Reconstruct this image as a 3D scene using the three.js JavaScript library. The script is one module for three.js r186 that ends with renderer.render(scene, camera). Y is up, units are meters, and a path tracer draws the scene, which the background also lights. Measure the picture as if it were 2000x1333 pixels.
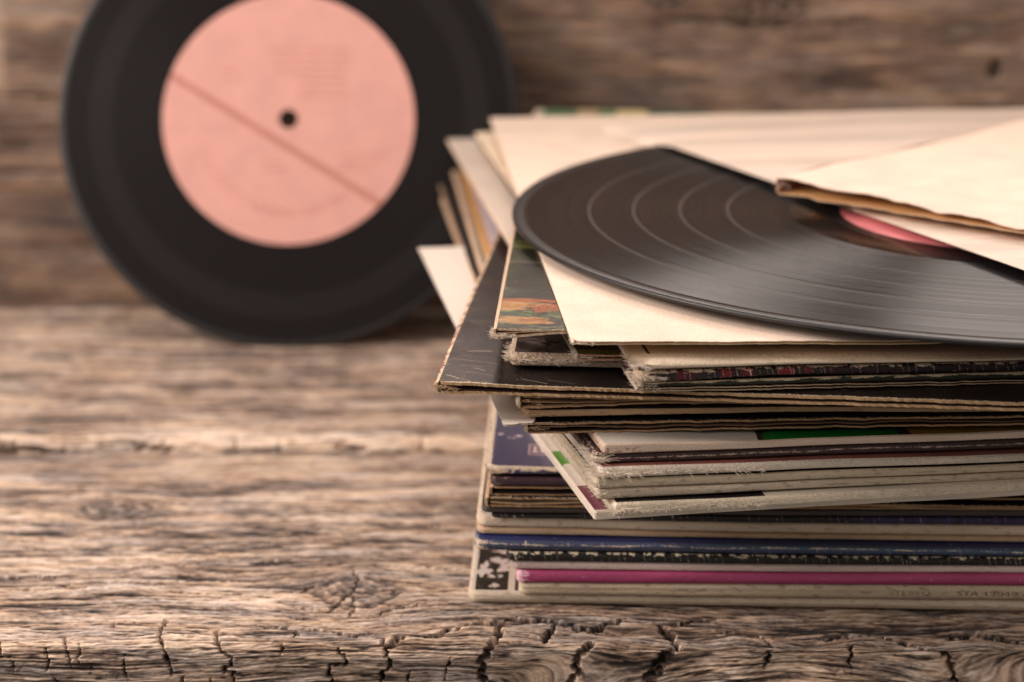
import * as THREE from 'three';
import { mergeGeometries } from 'three/addons/utils/BufferGeometryUtils.js';

// ---------------------------------------------------------------- camera, light, exposure
const MM = 0.001;
const scene = new THREE.Scene();
const camera = new THREE.PerspectiveCamera(15.605, 1024 / 682, 0.02, 20);
camera.position.set(0, 0.25787, 0);
camera.rotation.set(THREE.MathUtils.degToRad(-15.64), 0, 0);
camera.focus = 0.651;
camera.userData.fStop = 8.8;
const renderer = new THREE.WebGLRenderer({ antialias: true });
renderer.setSize(1024, 682);
renderer.toneMapping = THREE.LinearToneMapping;
renderer.toneMappingExposure = 1.0;
renderer.shadowMap.enabled = true;
renderer.outputColorSpace = THREE.SRGBColorSpace;
scene.background = new THREE.Color().setRGB(0.225, 0.198, 0.18);   // the dim room round the table

function softbox(name, label, at, aim, w, h, color, level) {
  const o = new THREE.Group(); o.name = name; scene.add(o);
  o.position.set(...at); o.lookAt(...aim);
  o.userData = { label, category: 'softbox' };
  const housing = new THREE.Mesh(new THREE.CylinderGeometry(0.35 * Math.SQRT1_2, 0.5 * Math.SQRT2 * 1.02, 0.22, 4, 1, true).rotateY(Math.PI / 4).rotateX(Math.PI / 2).scale(w, h, 1).translate(0, 0, -0.115),
    new THREE.MeshStandardMaterial({ color: 0x161616, roughness: 0.7, side: THREE.DoubleSide }));
  housing.name = 'housing'; o.add(housing);
  const diffuser = new THREE.Mesh(new THREE.PlaneGeometry(w, h), new THREE.MeshStandardMaterial({ color: 0xffffff, emissive: color, emissiveIntensity: level * 0.05, roughness: 0.9 }));
  diffuser.name = 'diffuser'; o.add(diffuser);
  const l = new THREE.RectAreaLight(color, level, w, h);
  l.name = name + '_lamp'; l.position.set(0, 0, 0.01); l.rotation.y = Math.PI; o.add(l);
}
const WARM = new THREE.Color(1, 0.855, 0.785);
softbox('overhead_softbox', 'large square softbox hanging high over the table and its records', [0.05, 1.15, -0.48], [0.05, 0, -0.68], 0.8, 0.8, WARM, 2.5);
softbox('rear_softbox', 'wide softbox hanging behind the plank wall and shining over its top', [0.41, 0.67, -1.32], [0.14, 0.09, -0.62], 0.46, 0.36, WARM, 7.4);
softbox('strip_softbox', 'narrow strip softbox hanging behind the wall over the small record', [0.0, 0.64, -1.32], [0.056, 0.09, -0.625], 0.08, 0.34, WARM, 16);
softbox('side_softbox', 'smaller square softbox standing at the left end of the table', [-1.05, 0.66, -0.62], [-0.05, 0.05, -0.72], 0.42, 0.42, new THREE.Color(1, 0.85, 0.78), 23);
softbox('added_fill_softbox', 'unseen dim square softbox added as fill in front of the table on the left', [-0.62, 0.50, -0.05], [0.02, 0.05, -0.64], 0.4, 0.4, WARM, 4.8);  // added fill lamp out of view, brightens the faces turned to the camera

// ---------------------------------------------------------------- noise
function rng(seed) { let a = seed >>> 0; return () => { a = (a + 0x6D2B79F5) >>> 0; let t = a; t = Math.imul(t ^ (t >>> 15), t | 1); t ^= t + Math.imul(t ^ (t >>> 7), t | 61); return ((t ^ (t >>> 14)) >>> 0) / 4294967296; }; }
const PERM = new Uint8Array(512), GX = new Float32Array(256), GY = new Float32Array(256);
{ const r = rng(7); const p = [...Array(256).keys()]; for (let i = 255; i > 0; i--) { const j = Math.floor(r() * (i + 1)); [p[i], p[j]] = [p[j], p[i]]; }
  for (let i = 0; i < 512; i++) PERM[i] = p[i & 255]; for (let i = 0; i < 256; i++) { const a = r() * Math.PI * 2; GX[i] = Math.cos(a); GY[i] = Math.sin(a); } }
function pn(x, y) {
  const xi = Math.floor(x), yi = Math.floor(y), fx = x - xi, fy = y - yi, X = xi & 255, Y = yi & 255;
  const u = fx * fx * fx * (fx * (fx * 6 - 15) + 10), v = fy * fy * fy * (fy * (fy * 6 - 15) + 10);
  const a = PERM[PERM[X] + Y], b = PERM[PERM[X + 1] + Y], c = PERM[PERM[X] + ((Y + 1) & 255)], d = PERM[PERM[X + 1] + ((Y + 1) & 255)];
  const n0 = GX[a] * fx + GY[a] * fy, n1 = GX[b] * (fx - 1) + GY[b] * fy, n2 = GX[c] * fx + GY[c] * (fy - 1), n3 = GX[d] * (fx - 1) + GY[d] * (fy - 1);
  return 1.5 * (n0 + u * (n1 - n0) + v * (n2 + u * (n3 - n2) - n0 - u * (n1 - n0)));
}
const fbm = (x, y, n = 3) => { let s = 0, a = 0.55, t = 0; for (let i = 0; i < n; i++) { s += a * pn(x + i * 17.3, y + i * 9.1); t += a; a *= 0.55; x *= 2.03; y *= 2.03; } return s / t; };
const clamp = (x, a = 0, b = 1) => Math.min(b, Math.max(a, x)), lerp = (a, b, t) => a + (b - a) * t;
const sst = (a, b, x) => { const t = clamp((x - a) / (b - a)); return t * t * (3 - 2 * t); };

// ---------------------------------------------------------------- helpers
const numbers = {};
function numbered(n) { const k = numbers[n] = (numbers[n] ?? -1) + 1; return k ? n + '_' + String(k).padStart(3, '0') : n; }
// geometry in millimetres with depth Z away from the camera; base() puts the thing's group at its base
class GB {
  constructor() { this.p = []; this.uv = []; this.i = []; }
  grid(nu, nv, fn, flip = false) {   // fn(i, j) -> [x, y, Z, u, v]
    const at = this.p.length / 3;
    for (let j = 0; j < nv; j++) for (let i = 0; i < nu; i++) { const q = fn(i, j); this.p.push(q[0] * MM, q[1] * MM, -q[2] * MM); this.uv.push(q[3], q[4]); }
    for (let j = 0; j < nv - 1; j++) for (let i = 0; i < nu - 1; i++) {
      const a = at + j * nu + i, b = a + 1, c = a + nu, d = c + 1;
      if (flip) this.i.push(a, c, b, b, c, d); else this.i.push(a, b, c, b, d, c);
    }
    return this;
  }
  geo() {
    const g = new THREE.BufferGeometry();
    g.setAttribute('position', new THREE.Float32BufferAttribute(this.p, 3)); g.setAttribute('uv', new THREE.Float32BufferAttribute(this.uv, 2)); g.setIndex(this.i);
    g.computeVertexNormals(); return g;
  }
}
function thing(name, label, category, base, group) {
  const o = new THREE.Group(); o.name = numbered(name); scene.add(o);
  o.position.set(base[0] * MM, base[1] * MM, -base[2] * MM);
  o.userData = { label, category }; if (group) o.userData.group = group; return o;
}
function part(name, geo, mat, parent, extra) {   // geo is in scene coordinates; moved into its parent's
  const p = new THREE.Vector3(); for (let q = parent; q && q !== scene; q = q.parent) p.add(q.position);
  geo.translate(-p.x, -p.y, -p.z);
  const m = new THREE.Mesh(geo, mat); m.name = name; m.castShadow = m.receiveShadow = true; parent.add(m);
  if (extra) Object.assign(m.userData, extra); return m;
}
function dataTex(data, w, h, srgb, wrap = THREE.MirroredRepeatWrapping) {
  const t = new THREE.DataTexture(data, w, h, THREE.RGBAFormat); t.magFilter = t.minFilter = THREE.LinearFilter; t.wrapS = t.wrapT = wrap;
  if (srgb) t.colorSpace = THREE.SRGBColorSpace; t.needsUpdate = true; return t;
}

// ---------------------------------------------------------------- weathered wood
const STOPS = [[0, 46, 37, 33], [0.2, 84, 68, 60], [0.45, 142, 119, 102], [0.7, 198, 170, 144], [1, 238, 214, 188]];
function ramp(t, out) { t = clamp(t); for (let k = 1; k < STOPS.length; k++) if (t <= STOPS[k][0]) { const a = STOPS[k - 1], b = STOPS[k], f = (t - a[0]) / (b[0] - a[0]); for (let c = 0; c < 3; c++) out[c] = lerp(a[c + 1], b[c + 1], f); return; } }
// o: x0, x1, s0, s1 (mm), w, h (texture), seed, knots [x, s, rx, rs], cracks [width, points], look(x, s) -> {dark, coarse}
function wood(o) {
  const { x0, x1, s0, s1, w, h, seed } = o, N = w * h, H = new Float32Array(N), col = new Uint8Array(N * 4), bump = new Uint8Array(N * 4);
  const sx = (x1 - x0) / w, ss = (s1 - s0) / h, crack = new Float32Array(N);
  const rnd = rng(seed * 13 + 5);
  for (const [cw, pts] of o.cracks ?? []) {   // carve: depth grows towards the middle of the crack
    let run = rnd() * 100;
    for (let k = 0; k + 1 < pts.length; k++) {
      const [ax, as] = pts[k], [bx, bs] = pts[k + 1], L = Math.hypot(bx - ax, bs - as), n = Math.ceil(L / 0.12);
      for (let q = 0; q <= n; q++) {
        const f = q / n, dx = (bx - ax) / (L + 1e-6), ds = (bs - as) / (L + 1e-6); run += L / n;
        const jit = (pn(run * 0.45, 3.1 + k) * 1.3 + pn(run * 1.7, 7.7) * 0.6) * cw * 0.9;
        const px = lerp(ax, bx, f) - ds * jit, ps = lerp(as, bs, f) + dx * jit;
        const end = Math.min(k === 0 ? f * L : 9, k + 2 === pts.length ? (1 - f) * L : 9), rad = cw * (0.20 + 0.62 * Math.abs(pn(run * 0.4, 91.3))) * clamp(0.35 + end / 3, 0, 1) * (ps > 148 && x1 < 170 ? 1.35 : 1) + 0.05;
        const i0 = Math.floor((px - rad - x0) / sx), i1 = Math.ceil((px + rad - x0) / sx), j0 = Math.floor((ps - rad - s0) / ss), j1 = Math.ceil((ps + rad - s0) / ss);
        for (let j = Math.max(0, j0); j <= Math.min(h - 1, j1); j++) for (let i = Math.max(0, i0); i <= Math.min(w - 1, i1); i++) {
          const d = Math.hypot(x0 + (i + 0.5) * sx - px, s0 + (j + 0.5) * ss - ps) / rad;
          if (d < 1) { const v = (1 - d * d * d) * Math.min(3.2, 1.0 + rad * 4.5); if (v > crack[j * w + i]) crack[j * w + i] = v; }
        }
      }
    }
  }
  const rgb = [0, 0, 0];
  for (let j = 0; j < h; j++) for (let i = 0; i < w; i++) {
    const x = x0 + (i + 0.5) * sx, s = s0 + (j + 0.5) * ss, at = j * w + i;
    let g = s + 2.4 * pn(x / 95 + seed, s / 45) + 0.4 * pn(x / 30, s / 9 + seed) + 0.18 * pn(x / 7, s / 3 + seed), ring = 0, inner = 0;
    for (const [kx, ks, rx, rs, arcs] of o.knots ?? []) {
      const dx = (x - kx) / rx, ds = (s - ks) / rs, e = dx * dx + ds * ds;
      if (arcs) { if (e < 3) g = lerp(g, ks - Math.sqrt(e) * rs, sst(1.3, 0.95, Math.sqrt(e))); continue; }
      if (e < 9) {
        const f = Math.exp(-e * 0.7); g += (ks - s) * f * 0.75;
        const q = sst(1.25, 0.7, Math.sqrt(e)); if (q > inner) { inner = q; ring = Math.sin(Math.sqrt(e) * 15 + 2.6 * pn(x / 4, s / 3)); }
      }
    }
    const look = o.look ? o.look(x, s) : null, coarse = look?.coarse ?? 1, dk = look?.dark ?? 0;
    const sf = o.soft ? 0.2 : 1, big = fbm(x / 60 + seed * 3.1, g / 15, 2), blot = fbm(x / 24 + 7, s / 13 + seed, 2), band = pn(x / 150 + 5, g / 3.3 + seed * 2), mid = fbm(x / 58, g / 1.9 + seed * 5, 2), mid2 = pn(x / 14 + 4, g / 0.9 + seed);
    const fine = pn(x / 13 + 40, g / 0.55 + seed), tiny = pn(x / 2.2, g / 0.26 + 9), speck = pn(x / 1.3 + 3, s / 0.8 + seed), flake = pn(x / 6.5 + seed, g / 2.4 + 90);
    const gr = 1 - Math.abs(pn(x / 62 + seed * 2, g / 4.6 + 31)) * 2.9, groove = clamp(gr - 0.62) * 2.6 * clamp(0.35 + 1.9 * pn(x / 34, g / 7 + 77));
    const split = clamp(1.2 - Math.abs(pn(x / 75 + 11, g / 1.7 + seed * 7)) * 4.2) * clamp(pn(x / 26 + seed, g / 2.4 + 5) * 3);
    const nick = clamp(1.15 - Math.abs(pn(x / 26 + 31, g / 0.95 + seed * 3)) * 2.9) * clamp(pn(x / 11 + seed, g / 1.5 + 15) * 3), lightf = clamp(pn(x / 13 + 61, g / 0.95 + seed) * 2 - 0.5), tick = s > 90 || o.soft ? clamp(1 - Math.abs(pn(x / 3.4 + 8, g / 9 + seed)) * 7) * clamp(pn(x / 14, g / 3 + 44) * 3 - 0.9) : 0;
    const fl = pn(x / 4.2 + 7, g / 0.62 + seed * 9) + 0.5 * pn(x / 12, g / 2 + 3), fleck = clamp(fl - 0.22) * 1.9, fleck2 = clamp(-fl - 0.28) * 1.6, face = s1 > 189 && x1 < 170 ? sst(161, 166, s) : 0;
    const sharpen = (v) => v / (0.35 + Math.abs(v)) * 0.8, zone = look?.calm ? 1 - look.calm : 1;
    let hh = coarse * (0.34 * mid + 0.25 * band + 0.14 * fine + 0.05 * tiny + 0.16 * mid2 - 0.95 * groove - 0.65 * split - 0.38 * nick + 0.14 * lightf - 0.25 * tick) + 0.5 * big;
    const belt = sharpen(pn(x / 130 + 9, g / 7.5 + seed * 4)), dense = clamp(0.75 - 0.9 * belt, 0.25, 1.3), ridge = clamp(sharpen(pn(x / 80 + 71, g / 2.0 + seed)) + 0.1);
    let t = 0.61 + 0.02 * face + zone * sf * (0.20 * belt * (1 - face) - 0.42 * fleck + 0.30 * fleck2 + 0.20 * ridge + 0.14 * sharpen(mid) + 0.12 * band + 0.16 * sharpen(fine) + 0.14 * tiny + 0.14 * sharpen(mid2) + 0.10 * speck + dense * (1 - 0.45 * face) * (-0.55 * groove - 0.60 * split - 0.52 * nick) + 0.20 * lightf - 0.2 * tick + 0.14 * sharpen(flake)) + 0.22 * big + 0.20 * blot - dk;
    hh += coarse * (0.22 * ridge - 0.22 * fleck);
    if (inner) { const k2 = fbm(x / 3.2 + 5, s / 2.2 + seed, 3); const k3 = sharpen(pn(x / 2.1 + 5 + 0.2 * ring, s / 1.5 + seed)); hh = lerp(hh, 0.25 * ring + 0.7 * k2 + 0.3 * k3, inner * 0.85); t = lerp(t, 0.36 + 0.16 * ring + 0.45 * k2 + 0.25 * k3 + 0.1 * tiny, inner * 0.9); }
    const cr = crack[at];
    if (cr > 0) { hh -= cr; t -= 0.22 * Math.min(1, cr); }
    H[at] = hh;
    ramp(t, rgb);
    const grey = clamp(0.5 * pn(x / 33 + 50, g / 6 + seed) + 0.35 * pn(x / 12, g / 1.4 + 60) + 0.27), m = (rgb[0] + rgb[1] + rgb[2]) / 3;
    col[at * 4] = lerp(rgb[0], m * 1.03, grey); col[at * 4 + 1] = lerp(rgb[1], m * 0.98, grey); col[at * 4 + 2] = lerp(rgb[2], m * 0.96, grey); col[at * 4 + 3] = 255;
    const b = clamp(0.5 + 0.22 * fine + 0.2 * tiny + 0.12 * speck + 0.25 * mid - 0.3 * split) * 255;
    bump[at * 4] = bump[at * 4 + 1] = bump[at * 4 + 2] = b; bump[at * 4 + 3] = 255;
  }
  const sample = (x, s) => { const u = clamp((x - x0) / sx - 0.5, 0, w - 1.001), v = clamp((s - s0) / ss - 0.5, 0, h - 1.001), i = u | 0, j = v | 0, a = u - i, b = v - j, k = j * w + i; return (H[k] * (1 - a) + H[k + 1] * a) * (1 - b) + (H[k + w] * (1 - a) + H[k + w + 1] * a) * b; };
  const map = dataTex(col, w, h, true), bm = dataTex(bump, w, h, false);
  const mat = new THREE.MeshStandardMaterial({ map, bumpMap: bm, bumpScale: (o.bump ?? 0.6) * MM, roughness: 0.82, color: o.tint ?? 0xffffff });
  return { sample, mat, uv: (x, s) => [(x - x0) / (x1 - x0), (s - s0) / (s1 - s0)] };
}
const steps = (list) => { const out = []; for (const [a, b, d] of list) { const n = Math.max(1, Math.round((b - a) / d)); for (let k = out.length ? 1 : 0; k <= n; k++) out.push(a + (b - a) * k / n); } return out; };

// ---- the table: two planks with a gap between
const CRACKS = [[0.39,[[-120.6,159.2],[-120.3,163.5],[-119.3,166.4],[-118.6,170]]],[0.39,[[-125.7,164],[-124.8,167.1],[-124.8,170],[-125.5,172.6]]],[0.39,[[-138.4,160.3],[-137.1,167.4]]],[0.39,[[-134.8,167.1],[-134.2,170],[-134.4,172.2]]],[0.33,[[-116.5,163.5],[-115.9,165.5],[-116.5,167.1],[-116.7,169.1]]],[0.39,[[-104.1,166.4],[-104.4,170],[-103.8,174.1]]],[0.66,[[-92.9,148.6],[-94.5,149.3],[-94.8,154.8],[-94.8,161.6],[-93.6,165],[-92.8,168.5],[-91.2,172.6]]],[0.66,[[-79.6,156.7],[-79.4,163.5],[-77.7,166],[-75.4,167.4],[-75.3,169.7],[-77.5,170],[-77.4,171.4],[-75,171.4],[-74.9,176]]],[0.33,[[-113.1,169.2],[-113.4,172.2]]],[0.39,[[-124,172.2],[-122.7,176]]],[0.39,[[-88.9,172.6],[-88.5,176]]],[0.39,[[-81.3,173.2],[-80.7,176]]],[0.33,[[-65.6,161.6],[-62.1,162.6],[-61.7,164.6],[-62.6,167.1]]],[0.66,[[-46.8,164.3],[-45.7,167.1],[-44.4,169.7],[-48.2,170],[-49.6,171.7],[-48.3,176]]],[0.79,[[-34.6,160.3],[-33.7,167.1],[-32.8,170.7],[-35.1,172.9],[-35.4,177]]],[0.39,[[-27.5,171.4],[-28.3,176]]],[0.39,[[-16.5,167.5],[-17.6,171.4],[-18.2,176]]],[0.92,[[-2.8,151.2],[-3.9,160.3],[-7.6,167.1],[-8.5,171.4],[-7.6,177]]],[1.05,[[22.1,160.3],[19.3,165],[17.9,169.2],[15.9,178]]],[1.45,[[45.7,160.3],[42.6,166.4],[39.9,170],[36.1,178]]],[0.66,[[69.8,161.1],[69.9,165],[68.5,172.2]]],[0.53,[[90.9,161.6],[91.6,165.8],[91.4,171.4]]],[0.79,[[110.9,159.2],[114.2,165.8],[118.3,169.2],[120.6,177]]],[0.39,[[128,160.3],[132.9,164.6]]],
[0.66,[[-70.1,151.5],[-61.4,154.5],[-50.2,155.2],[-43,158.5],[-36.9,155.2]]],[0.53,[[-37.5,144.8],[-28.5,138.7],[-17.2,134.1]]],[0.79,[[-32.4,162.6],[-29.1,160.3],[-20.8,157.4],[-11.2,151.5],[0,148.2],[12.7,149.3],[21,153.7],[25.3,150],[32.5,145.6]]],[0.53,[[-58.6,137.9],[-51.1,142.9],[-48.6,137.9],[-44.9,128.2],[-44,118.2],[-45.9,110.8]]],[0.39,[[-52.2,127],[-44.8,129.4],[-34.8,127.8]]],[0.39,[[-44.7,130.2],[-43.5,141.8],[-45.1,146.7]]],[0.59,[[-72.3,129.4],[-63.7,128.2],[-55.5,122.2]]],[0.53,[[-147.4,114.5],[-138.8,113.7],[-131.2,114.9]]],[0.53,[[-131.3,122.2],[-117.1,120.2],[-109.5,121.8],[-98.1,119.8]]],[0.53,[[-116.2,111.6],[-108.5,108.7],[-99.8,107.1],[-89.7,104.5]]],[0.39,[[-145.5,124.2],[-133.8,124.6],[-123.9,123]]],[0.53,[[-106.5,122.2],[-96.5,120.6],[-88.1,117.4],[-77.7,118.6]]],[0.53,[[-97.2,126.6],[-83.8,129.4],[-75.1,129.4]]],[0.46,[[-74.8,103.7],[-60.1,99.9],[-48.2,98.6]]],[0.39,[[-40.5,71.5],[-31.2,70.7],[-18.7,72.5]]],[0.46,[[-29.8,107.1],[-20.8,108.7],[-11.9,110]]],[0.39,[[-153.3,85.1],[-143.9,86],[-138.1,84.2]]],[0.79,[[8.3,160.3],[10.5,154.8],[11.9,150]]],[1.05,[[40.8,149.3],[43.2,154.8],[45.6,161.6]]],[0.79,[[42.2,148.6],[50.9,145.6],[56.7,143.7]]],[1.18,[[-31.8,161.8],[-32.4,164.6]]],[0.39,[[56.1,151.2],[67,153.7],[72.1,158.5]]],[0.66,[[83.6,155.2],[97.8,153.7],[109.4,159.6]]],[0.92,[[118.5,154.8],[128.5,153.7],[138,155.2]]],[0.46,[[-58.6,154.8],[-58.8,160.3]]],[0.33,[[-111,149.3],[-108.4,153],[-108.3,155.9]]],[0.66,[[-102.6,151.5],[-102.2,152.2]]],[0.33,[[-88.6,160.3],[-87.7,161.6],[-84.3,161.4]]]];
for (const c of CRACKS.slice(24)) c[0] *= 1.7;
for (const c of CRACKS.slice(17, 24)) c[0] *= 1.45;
const table = thing('wooden_table', 'weathered wooden table top of two cracked planks under the records', 'table', [0, -48, 790]);
function plank(name, o) {   // profile: from the far edge over the top, round the front edge and down the face
  const { far, near, top, r, rf, parent, wd, xs, rows } = o, flat = far - near - r;
  const prof = (s) => { const a = (s - flat) / r;
    if (s < rf) { const b = s / rf; return [far - s, top - rf * 0.5 * (1 - b) * (1 - b), 0.5 * (1 - b), 1]; }
    if (a <= 0) return [far - s, top, 0, 1];
    if (a < Math.PI / 2) return [near + r - r * Math.sin(a), top - r + r * Math.cos(a), -Math.sin(a), Math.cos(a)];
    const d = s - flat - r * Math.PI / 2; return [near + d * (o.under ?? 0), top - r - d, -1, 0]; };
  const g = new GB();
  g.grid(xs.length, rows.length, (i, j) => { const x = xs[i], s = rows[j], [z, y, nz, ny] = prof(s), hh = o.lift(x, s) + wd.sample(x, s); const [u, v] = wd.uv(x, s); return [x, y + hh * ny, z + hh * nz, u, v]; }, true);
  const last = prof(rows[rows.length - 1]), x0 = xs[0], x1 = xs[xs.length - 1];
  g.grid(2, 4, (i, j) => { const x = i ? x1 : x0; const q = [[last[1], last[0]], [-48, near + 1], [-48, far - 1], [top - 1, far]][j]; return [x, q[0], q[1], x / 300, j * 0.1]; }, true);
  return part(name, g.geo(), wd.mat, parent);
}
{
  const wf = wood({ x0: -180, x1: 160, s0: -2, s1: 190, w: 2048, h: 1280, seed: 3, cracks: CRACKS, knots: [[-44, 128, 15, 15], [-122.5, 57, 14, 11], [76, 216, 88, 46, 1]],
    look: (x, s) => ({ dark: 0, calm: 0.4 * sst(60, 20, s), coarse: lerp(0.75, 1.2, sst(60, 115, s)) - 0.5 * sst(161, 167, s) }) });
  plank('plank', { far: 785.8, near: 621, top: 0, r: 4.2, rf: 1.5, parent: table, wd: wf,
    xs: steps([[-420, -190, 12], [-190, 165, 0.42], [165, 420, 12]]), rows: steps([[0, 95, 0.6], [95, 142, 0.24], [142, 183, 0.22], [183, 204, 3]]),
    lift: (x, s) => 0.9 * pn(x / 60, s / 60) * sst(0, 20, s) + 1.5 * pn(x / 17 + 3, s / 9) * sst(146, 156, s) * (0.4 + 0.6 * sst(-60, 0, x)) - (s > 140 ? sst(146, 160, s) * (1.1 + 1.3 * pn(x / 16, 8.8)) * sst(-70, -20, x) * (1 - sst(176, 190, s)) : 0) - 0.3 - 1.5 * sst(0, 60, x) * sst(105, 128, s) * (1 - sst(170, 190, s)) });
  const wb = wood({ x0: -200, x1: 200, s0: -2, s1: 192, w: 1280, h: 900, seed: 11, bump: 0.5,
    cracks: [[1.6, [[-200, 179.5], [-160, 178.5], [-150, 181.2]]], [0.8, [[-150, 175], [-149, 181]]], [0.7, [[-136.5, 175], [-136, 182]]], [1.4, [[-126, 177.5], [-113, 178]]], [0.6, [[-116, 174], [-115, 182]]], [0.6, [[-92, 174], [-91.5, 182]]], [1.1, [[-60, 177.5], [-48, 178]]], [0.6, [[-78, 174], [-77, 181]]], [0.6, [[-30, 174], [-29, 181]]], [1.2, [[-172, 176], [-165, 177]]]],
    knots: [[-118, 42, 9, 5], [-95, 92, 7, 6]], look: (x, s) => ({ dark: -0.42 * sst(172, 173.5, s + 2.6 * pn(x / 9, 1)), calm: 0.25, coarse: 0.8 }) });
  plank('plank', { far: 966, near: 788.6, top: 1.7, r: 3.4, under: 0.9, rf: 1.5, parent: table, wd: wb, xs: steps([[-420, -205, 14], [-205, 205, 0.9], [205, 420, 14]]), rows: steps([[0, 150, 0.9], [150, 190, 0.45], [190, 225, 5]]),
    lift: (x, s) => 0.8 * pn(x / 50, s / 50 + 9) * (1 - Math.exp(-(((x + 85) / 40) ** 2) - ((s - 61) / 25) ** 2)) + 1.0 * pn(x / 22, 4.4) * sst(160, 178, s) + 1.7 * sst(115, 168, s) * (1 - sst(178, 184, s)) - 0.3 });
}
// ---- the wall behind it, of horizontal boards
const wall = thing('plank_wall', 'brown weathered wall of horizontal boards behind the table', 'wall', [0, 0, 980]);
{
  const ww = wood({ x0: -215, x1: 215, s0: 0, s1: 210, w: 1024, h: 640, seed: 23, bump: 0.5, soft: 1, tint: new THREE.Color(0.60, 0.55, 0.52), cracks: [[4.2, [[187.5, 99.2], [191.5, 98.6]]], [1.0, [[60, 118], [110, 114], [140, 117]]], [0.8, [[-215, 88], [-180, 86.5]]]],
    knots: [[102, 122, 14, 7], [60, 128, 10, 7]],
    look: (x, s) => ({ dark: 0.05 - 0.24 * sst(113, 117, s + 4 * pn(x / 9, 6)) * sst(-160, -175, x) - 0.12 * sst(0, 30, x) * sst(0.1, 0.5, pn(x / 14 + 2, s / 4.5)) - 0.25 * sst(-197, -200, x + 1.5 * pn(s / 8, 2)) * sst(84, 90, s), coarse: 0.7 }) });
  for (const [y0, y1, dz] of [[-48, 56.6, 0], [56.9, 152, -0.3], [152.6, 262, 0.3]]) {
    const fine = y1 < 280, xs = fine ? steps([[-420, -215, 15], [-215, 215, 1.2], [215, 420, 15]]) : steps([[-420, 420, 20]]), rows = fine ? steps([[0, y1 - y0, 1]]) : steps([[0, y1 - y0, 6]]);
    const g = new GB(), L = y1 - y0;
    g.grid(xs.length, rows.length, (i, j) => { const x = xs[i], y = y0 + rows[j], e = Math.min(rows[j], L - rows[j]), round = e < 1.2 ? (1 - e / 1.2) ** 2 * 0.9 : 0; const [u, v] = ww.uv(x, y); return [x, y, 967.5 + dz + round - ww.sample(x, clamp(y, 0, 209)) * 0.8 + 0.8 * pn(x / 80, y / 30), u, v]; });
    g.grid(2, 4, (i, j) => { const x = i ? 420 : -420, q = [[y0, 969.5], [y0, 990], [y1, 990], [y1, 969.5]][j]; return [x, q[0], q[1], x / 430, j * 0.05]; }, true);
    part('board', g.geo(), ww.mat, wall);
  }
}
// ---------------------------------------------------------------- record sleeves
const WEAR = [214, 196, 172], KRAFT = [176, 141, 104], mixc = (a, b, t) => [0, 1, 2].map((k) => lerp(a[k], b[k], t));
const solid = (c, rough = 0.8, more = {}) => new THREE.MeshPhysicalMaterial({ color: new THREE.Color().setRGB(c[0] / 255, c[1] / 255, c[2] / 255, THREE.SRGBColorSpace), roughness: rough, ...more });
// grain shared by all card: its relief, and a light mottling that each material tints
const share = (w, h, fn, srgb) => { const d = new Uint8Array(w * h * 4); for (let j = 0; j < h; j++) for (let i = 0; i < w; i++) { const v = clamp(fn(i / w * 160, j / h, i, j)) * 255, at = (j * w + i) * 4; d[at] = d[at + 1] = d[at + 2] = v; d[at + 3] = 255; } return dataTex(d, w, h, srgb); };
const BUMP_SOFT = share(1024, 56, (u, v) => 0.5 + 0.22 * pn(u / 0.5, v * 22) + 0.15 * pn(u * 1.6, v * 9 + 4) + 0.2 * fbm(u / 5, v * 2.2, 3));
const BUMP_CARD = share(768, 1024, (u, v) => 0.5 + 0.18 * pn(u * 3.1, v * 312 * 3.1) + 0.16 * pn(u * 1.3, v * 406) + 0.5 * fbm(u / 14, v * 22, 2));
const GRAIN = share(1024, 64, (u, v) => 0.90 + 0.10 * pn(u * 1.5, v * 6) + 0.10 * pn(u / 0.45, v * 16) + 0.08 * pn(u / 14, v * 2), true);
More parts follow.
